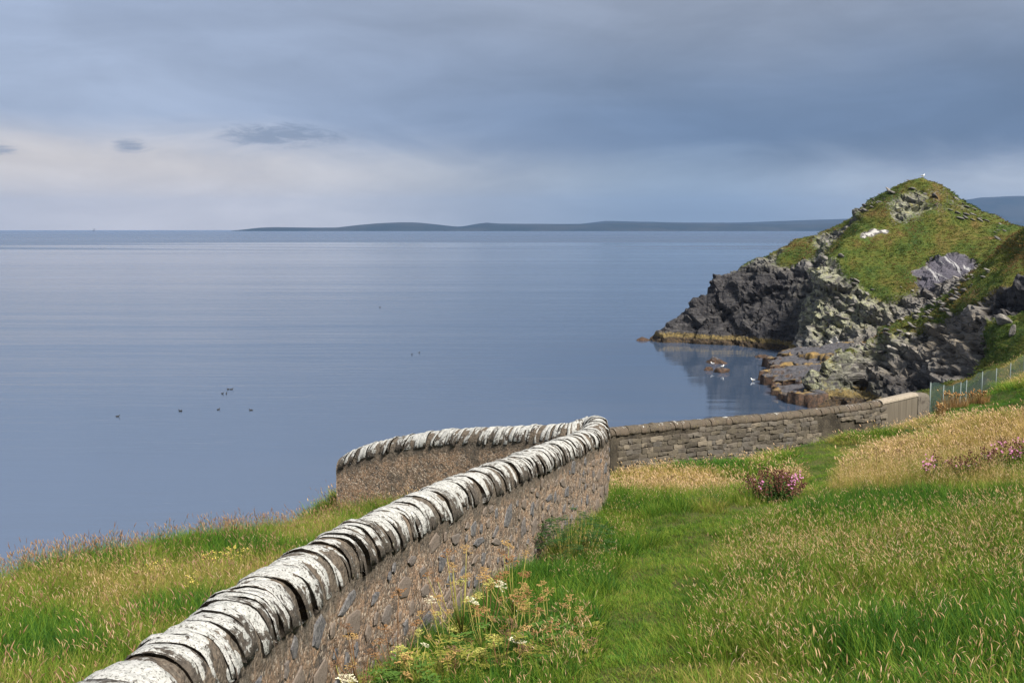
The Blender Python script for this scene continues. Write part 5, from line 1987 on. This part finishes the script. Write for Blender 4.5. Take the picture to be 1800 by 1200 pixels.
c = t.mix(t.step(zt, 0.75, 0.45), c, weed)
finish(t, c, 0.8, t.bump(nf, 0.9, 0.2), 0.3)


def solid_rock(name, V, F, label, group=None, attrs=None, org_=None, cat='rock'):
    org_ = V.mean(0) * [1, 1, 0] if org_ is None else org_
    o = obj(name, V - org_, F, m_shore, loc=org_, attrs=attrs)
    tag(o, label, cat, group)
    return o


def slab_rock(corners, thick, seed, nx=60, ny=36):
    """a tilted ledge: corner points of its top, an irregular rim and a steep seaward face"""
    A, B, C, D = [np.asarray(c, float) for c in corners]
    u, v = np.meshgrid(np.linspace(0, 1, nx), np.linspace(0, 1, ny))
    u, v = u.ravel(), v.ravel()
    top = (A * (1 - u)[:, None] + B * u[:, None]) * (1 - v)[:, None] + (D * (1 - u)[:, None] + C * u[:, None]) * v[:, None]
    e = np.minimum.reduce([u * 1.6, (1 - u) * 1.6, v, (1 - v)])
    s1, s2, sc_ = voronoi(top * np.array([0.45, 0.8, 0.0]) + seed, seed)
    top[:, 2] += 0.10 * fbm(top * 0.9, 4, seed) + 0.42 * (sc_ - 0.5) - 0.14 * sstep(s2 - s1, 0.08, 0.0)
    w = np.clip(1 - e / 0.06, 0, 1)
    wob = np.stack([fbm(top * 0.7 + 5, 3, seed + 1), fbm(top * 0.7 + 9, 3, seed + 2)], 1)
    top[:, :2] += wob * 1.9 * np.clip(1 - e / 0.3, 0, 1)[:, None]
    top[:, 2] -= w * 0.12
    edge = np.clip(1.15 - e / 0.16, 0, 1.2)
    bot = top.copy()
    c = top.mean(0)
    bot[:, :2] = c[:2] + (top[:, :2] - c[:2]) * 1.05
    bot[:, 2] = top[:, 2] - thick
    F = grid_faces(ny, nx)
    i = np.arange(nx * ny).reshape(ny, nx)
    ring = np.concatenate([i[0, :], i[1:, -1], i[-1, -2::-1], i[-2:0:-1, 0]])
    r2 = np.roll(ring, -1)
    mid = (top[ring] + bot[ring]) / 2
    mid[:, :2] += 0.35 * np.stack([fbm(mid * 1.1, 3, seed + 3), fbm(mid * 1.1, 3, seed + 4)], 1)
    m0 = 2 * nx * ny
    k = np.arange(len(ring))
    k2 = np.roll(k, -1)
    side1 = np.stack([ring, m0 + k, m0 + k2, r2], 1)
    side2 = np.stack([m0 + k, ring + nx * ny, r2 + nx * ny, m0 + k2], 1)
    return np.concatenate([top, bot, mid]), np.concatenate([F, F[:, ::-1] + nx * ny, side1, side2]), np.concatenate([edge, edge, np.full(len(ring), 0.3)])


def sp(px, py, z):
    return sea_at(px, py, z)


LED = [([sp(1362, 668, 1.2), sp(1490, 672, 2.4), sp(1490, 630, 3.0), sp(1345, 650, 1.25)], 3.0, 'wide tilted slate ledge with a golden rim in the cove, below the headland'),
       ([sp(1372, 690, 0.95), sp(1438, 694, 1.5), sp(1450, 668, 1.8), sp(1368, 672, 0.9)], 3.0, 'lowest brown weed-covered ledge at the foot of the near cliff'),
       ([sp(1345, 640, 1.3), sp(1500, 640, 2.6), sp(1510, 612, 3.2), sp(1352, 626, 1.4)], 3.0, 'middle golden-edged ledge stepping down into the cove'),
       ([sp(1360, 622, 1.7), sp(1500, 622, 3.8), sp(1510, 600, 4.2), sp(1392, 610, 2.4)], 4.0, 'uppermost grey ledge under the cone of the headland')]
for k, (cn, th, lab) in enumerate(LED):
    V, F, e_ = slab_rock(cn, th, 40 + 7 * k)
    solid_rock('rock_ledge', V, F, lab, 'rock ledges in the cove', {'edge': e_}, cat='rock ledge')


def sea_rock(px, py, w, h, seed, label, depth=0.7, group='rocks in the water'):
    P = sea_at(px, py)
    V, F = rock_mesh((w, w * depth, h), seed, 4)
    V = V * (1 + 0.22 * fbm(V * 1.4, 4, seed)[:, None])
    V = V + 0.12 * np.stack([fbm(V * 3, 3, seed + j) for j in range(3)], 1)
    o = obj('sea_rock', V, F, m_shore, loc=P + [0, 0, -0.05], attrs={'edge': np.full(len(V), 0.1)})
    return tag(o, label, 'rock', group)


sea_rock(1131, 598, 1.6, 0.75, 71, 'small black rock awash off the tip of the headland')
sea_rock(1258, 638, 1.7, 1.25, 72, 'larger russet weed-covered rock in the cove')
sea_rock(1247, 651, 0.75, 0.85, 73, 'small brown rock in the cove carrying the left gull')
sea_rock(1270, 654, 1.25, 0.8, 74, 'low brown rock in the cove carrying the right gull')
sea_rock(1340, 628, 1.6, 0.55, 75, 'dark weedy rock close to the ledges at the back of the cove')


def land_rock(px, py, Y, size, seed, label, mat):
    P = at(px, py, Y)
    V, F = rock_mesh(size, seed, 3)
    o = obj('boulder', V, F, mat, loc=P, rot=(0.1, 0.2, seed))
    return tag(o, label, 'rock', 'boulders in the grassy gully')


m_bould, t = material('gully_boulder')
pos = t.n('ShaderNodeNewGeometry').outputs['Position']
n2 = t.noise(pos, 2.5, 6, 0.7)
finish(t, t.ramp(n2, [(0.3, (0.06, 0.057, 0.055)), (0.55, (0.16, 0.15, 0.135)), (0.75, (0.40, 0.38, 0.34))]), 0.9, t.bump(n2, 0.9, 0.2), 0.2)


def head_hit(px, py):
    dd = (qq[:, 0] - px) ** 2 + (qq[:, 1] - py) ** 2
    near = np.where((dd < 30) & (HN[:, 2] > 0.0))[0]
    if len(near) == 0:
        near = np.argsort(dd)[:4]
    return hv_now[near[np.argmin(hv_now[near, 1])]]


for px, py, size, sd, lab in ((1762, 563, (0.95, 0.7, 0.65), 81, 'dark rounded boulder on the green gully slope at the right edge'), (1775, 588, (0.35, 0.3, 0.75), 82, 'pale upright stone standing in the green gully at the right edge')):
    P = head_hit(px, py)
    V, F = rock_mesh(size, sd, 3)
    o = obj('boulder', V, F, m_bould, loc=P + [0, 0, size[2] * 0.25], rot=(0.1, 0.15, sd))
    tag(o, lab, 'rock', 'boulders in the grassy gully')

# ------------------------------------------------------------------ birds
m_gull_w = plain('gull_white', (0.74, 0.74, 0.72), (0.82, 0.82, 0.80), 8)
m_gull_g = plain('gull_grey', (0.25, 0.27, 0.29), (0.33, 0.35, 0.37), 8)
m_bill = plain('bill_yellow', (0.5, 0.33, 0.05), (0.6, 0.4, 0.07), 8)
m_dark = plain('seabird_black', (0.012, 0.012, 0.013), (0.03, 0.028, 0.026), 8)


def body_mesh(pts, rad, n=10):
    return tube(pts, rad, n)


def gull(P, rz, label, s=1.0):
    t_ = empty('gull', P)
    t_.rotation_euler = (0, 0, rz)
    tag(t_, label, 'bird', 'gulls')
    V, F = body_mesh(np.array([(-0.27, 0, 0.20), (-0.16, 0, 0.21), (0.0, 0, 0.22), (0.12, 0, 0.25), (0.17, 0, 0.33), (0.19, 0, 0.39), (0.23, 0, 0.41), (0.265, 0, 0.40)]) * s, np.array([0.02, 0.065, 0.095, 0.085, 0.05, 0.048, 0.045, 0.015]) * s)
    obj('body', V, F, m_gull_w, t_, smooth=True)
    for y in (-1, 1):
        V, F = body_mesh(np.array([(0.10, y * 0.075, 0.27), (-0.05, y * 0.10, 0.27), (-0.2, y * 0.075, 0.25), (-0.36, y * 0.03, 0.23)]) * s, np.array([0.02, 0.05, 0.04, 0.01]) * s, 6)
        obj('wing', V, F, m_gull_g, t_, smooth=True)
        V, F = tube(np.array([(0.0, y * 0.035, 0.16), (0.01, y * 0.035, 0.0)]) * s, 0.008 * s, 5)
        obj('leg', V, F, m_bill, t_)
    V, F = tube(np.array([(0.26, 0, 0.40), (0.33, 0, 0.385)]) * s, np.array([0.014, 0.004]) * s, 5)
    obj('bill', V, F, m_bill, t_)
    return t_


P = sea_at(1252, 646)
gull(at(1252, 649, P[1] - 2.0) * [1, 1, 0] + [0, 0, 0.68], 2.6, 'left of two white gulls standing on the brown rocks in the cove', 1.0)
gull(sea_at(1270, 654) + [0, 0, 0.62], 0.5, 'right of two white gulls standing on the brown rocks in the cove', 1.0)
gull(sea_at(1323, 670) + [0, 0, 0.0], 3.0, 'white gull at the water edge left of the weedy ledge', 1.0)
pk = np.argmax(np.where((qq[:, 0] > 1610) & (qq[:, 0] < 1634) & (hv_now[:, 1] > 150), -qq[:, 1], -9e9))
gull(hv_now[pk] + [0, 0, -0.02], 0.3, 'single gull perched on the summit of the headland', 1.35)


def seabird(px, py, rz, label, s=1.0):
    P = sea_at(px, py)
    t_ = empty('seabird', P)
    t_.rotation_euler = (0, 0, rz)
    tag(t_, label, 'bird', 'dark birds on the water')
    V, F = body_mesh(np.array([(-0.30, 0, 0.07), (-0.2, 0, 0.07), (0.0, 0, 0.06), (0.14, 0, 0.07), (0.20, 0, 0.15), (0.22, 0, 0.24), (0.27, 0, 0.265)]) * s, np.array([0.015, 0.07, 0.10, 0.08, 0.04, 0.038, 0.03]) * s)
    obj('body', V, F, m_dark, t_, smooth=True)
    V, F = tube(np.array([(0.28, 0, 0.265), (0.36, 0, 0.26)]) * s, np.array([0.016, 0.004]) * s, 5)
    obj('bill', V, F, m_dark, t_)


for k, (px, py, lab) in enumerate(((207, 732, 'dark bird on the water farthest left'), (316, 722.5, 'left bird of a close pair on the water, second group from the left'), (319, 722.5, 'right bird of a close pair on the water, second group from the left'),
                                  (384, 720, 'lone dark bird on the water left of the flapping one'), (441, 721, 'rightmost of the dark birds on the near water'), (391, 692, 'lower left bird of the small flock on the water'), (398, 692, 'lower right bird of the small flock on the water'),
                                  (401, 684.5, 'upper left bird of the small flock on the water'), (407, 684.5, 'upper right bird of the small flock on the water'), (668, 540, 'single dark bird far out on the middle of the water'),
                                  (724, 623, 'left of two dark birds on the water in mid picture'), (737, 620, 'right of two dark birds on the water in mid picture'))):
    seabird(px, py, (k * 2.4) % 6.28, lab, 0.8)

# ------------------------------------------------------------------ boats on the horizon
m_hull = plain('dark_hull', (0.03, 0.03, 0.035), (0.06, 0.055, 0.05), 0.3)
m_sail = plain('grey_sail', (0.16, 0.16, 0.17), (0.22, 0.22, 0.23), 0.3)


def boat(px, D, L, mast, sails, label, name):
    P = at(px, 402, D) * [1, 1, 0]
    t_ = empty(name, P)
    tag(t_, label, 'boat', 'boats on the horizon')
    V, F = [], []
    for u in np.linspace(0, 1, 9):
        w = L * 0.12 * math.sin(math.pi * min(max(u * 0.9 + 0.08, 0), 1)) ** 0.6
        x = (u - 0.5) * L
        zt_ = L * 0.10 + L * 0.03 * (2 * u - 1) ** 2
        V += [(x, -w, zt_), (x * 0.94, -w * 0.5, -0.5), (x * 0.94, w * 0.5, -0.5), (x, w, zt_)]
    F = [tuple(f) for f in grid_faces(9, 4)] + [(0, 1, 2, 3), (35, 34, 33, 32)] + [(i * 4 + 3, i * 4, i * 4 + 4, i * 4 + 7) for i in range(8)]
    obj('hull', np.array(V), F, m_hull, t_)
    for x, h in mast:
        V, F = tube([(x * L, 0, 0.3), (x * L, 0, h)], [0.25, 0.12], 6)
        obj('mast', V, F, m_hull, t_)
    for pts in sails:
        A, B, C = [np.array(p, float) for p in pts]
        th_ = np.array([0, 0.06, 0])
        mid = (A + B + C) / 3 + np.array([0, 0.06 * L, 0])
        V = np.array([A - th_, B - th_, C - th_, mid - th_, A + th_, B + th_, C + th_, mid + th_])
        F = [(0, 1, 3), (1, 2, 3), (2, 0, 3), (5, 4, 7), (6, 5, 7), (4, 6, 7), (0, 4, 5, 1), (1, 5, 6, 2), (2, 6, 4, 0)]
        obj('sail', V, F, m_sail, t_)


boat(165, 9000, 26, ((-0.15, 30), (0.2, 26)), (((-14, 0, 4), (-4.5, 0, 4), (-4.3, 0, 29)), ((-3.5, 0, 4), (4.6, 0, 4), (5, 0, 25)), ((5.8, 0, 4), (13, 0, 4), (5.6, 0, 24))), 'dark two-masted sailing ship on the horizon at the far left', 'sailing_ship')
boat(365, 9500, 10, ((0.0, 17),), (((-4.5, 0, 2), (-0.4, 0, 2), (-0.3, 0, 16)), ((0.5, 0, 2), (4, 0, 2), (0.4, 0, 14))), 'tiny yacht on the horizon left of the low island', 'yacht')
# white cliff and light at the island's western point
P = at(472, 402, 10800) * [1, 1, 0]
hl = empty('lighthouse', P)
tag(hl, 'tiny white lighthouse and buildings on the western point of the low island', 'lighthouse')
V, F = tube([(0, 0, 0), (0, 0, 20), (0, 0, 24)], [2.6, 1.9, 1.9], 10)
tw = obj('tower', V, F, m_white, hl)
V, F = tube([(0, 0, 24), (0, 0, 27), (0, 0, 29)], [1.5, 1.5, 0.2], 8)
obj('lantern', V, F, m_hull, tw)
V, F = box((14, 0, 4), (14, 8, 8))
obj('keepers_house', V, F, m_white, hl)
# ------------------------------------------------------------------ sea air
m_haze = bpy.data.materials.new('sea_haze')
m_haze.use_nodes = True
t = NT(m_haze.node_tree)
pv = t.n('ShaderNodeVolumePrincipled', {'Color': (0.20, 0.34, 0.60), 'Density': 4.2e-5, 'Anisotropy': 0.0})
o = t.n('ShaderNodeOutputMaterial')
t.t.links.new(pv.outputs[0], o.inputs['Volume'])
V, F = box((0, 0, 0), (28400, 28400, 1))
V[:, 2] = np.where(V[:, 2] > 0, 430.0, -9.0)
haze = obj('haze', V, F, m_haze)
tag(haze, 'pale blue sea haze over the water', 'haze', kind='stuff')
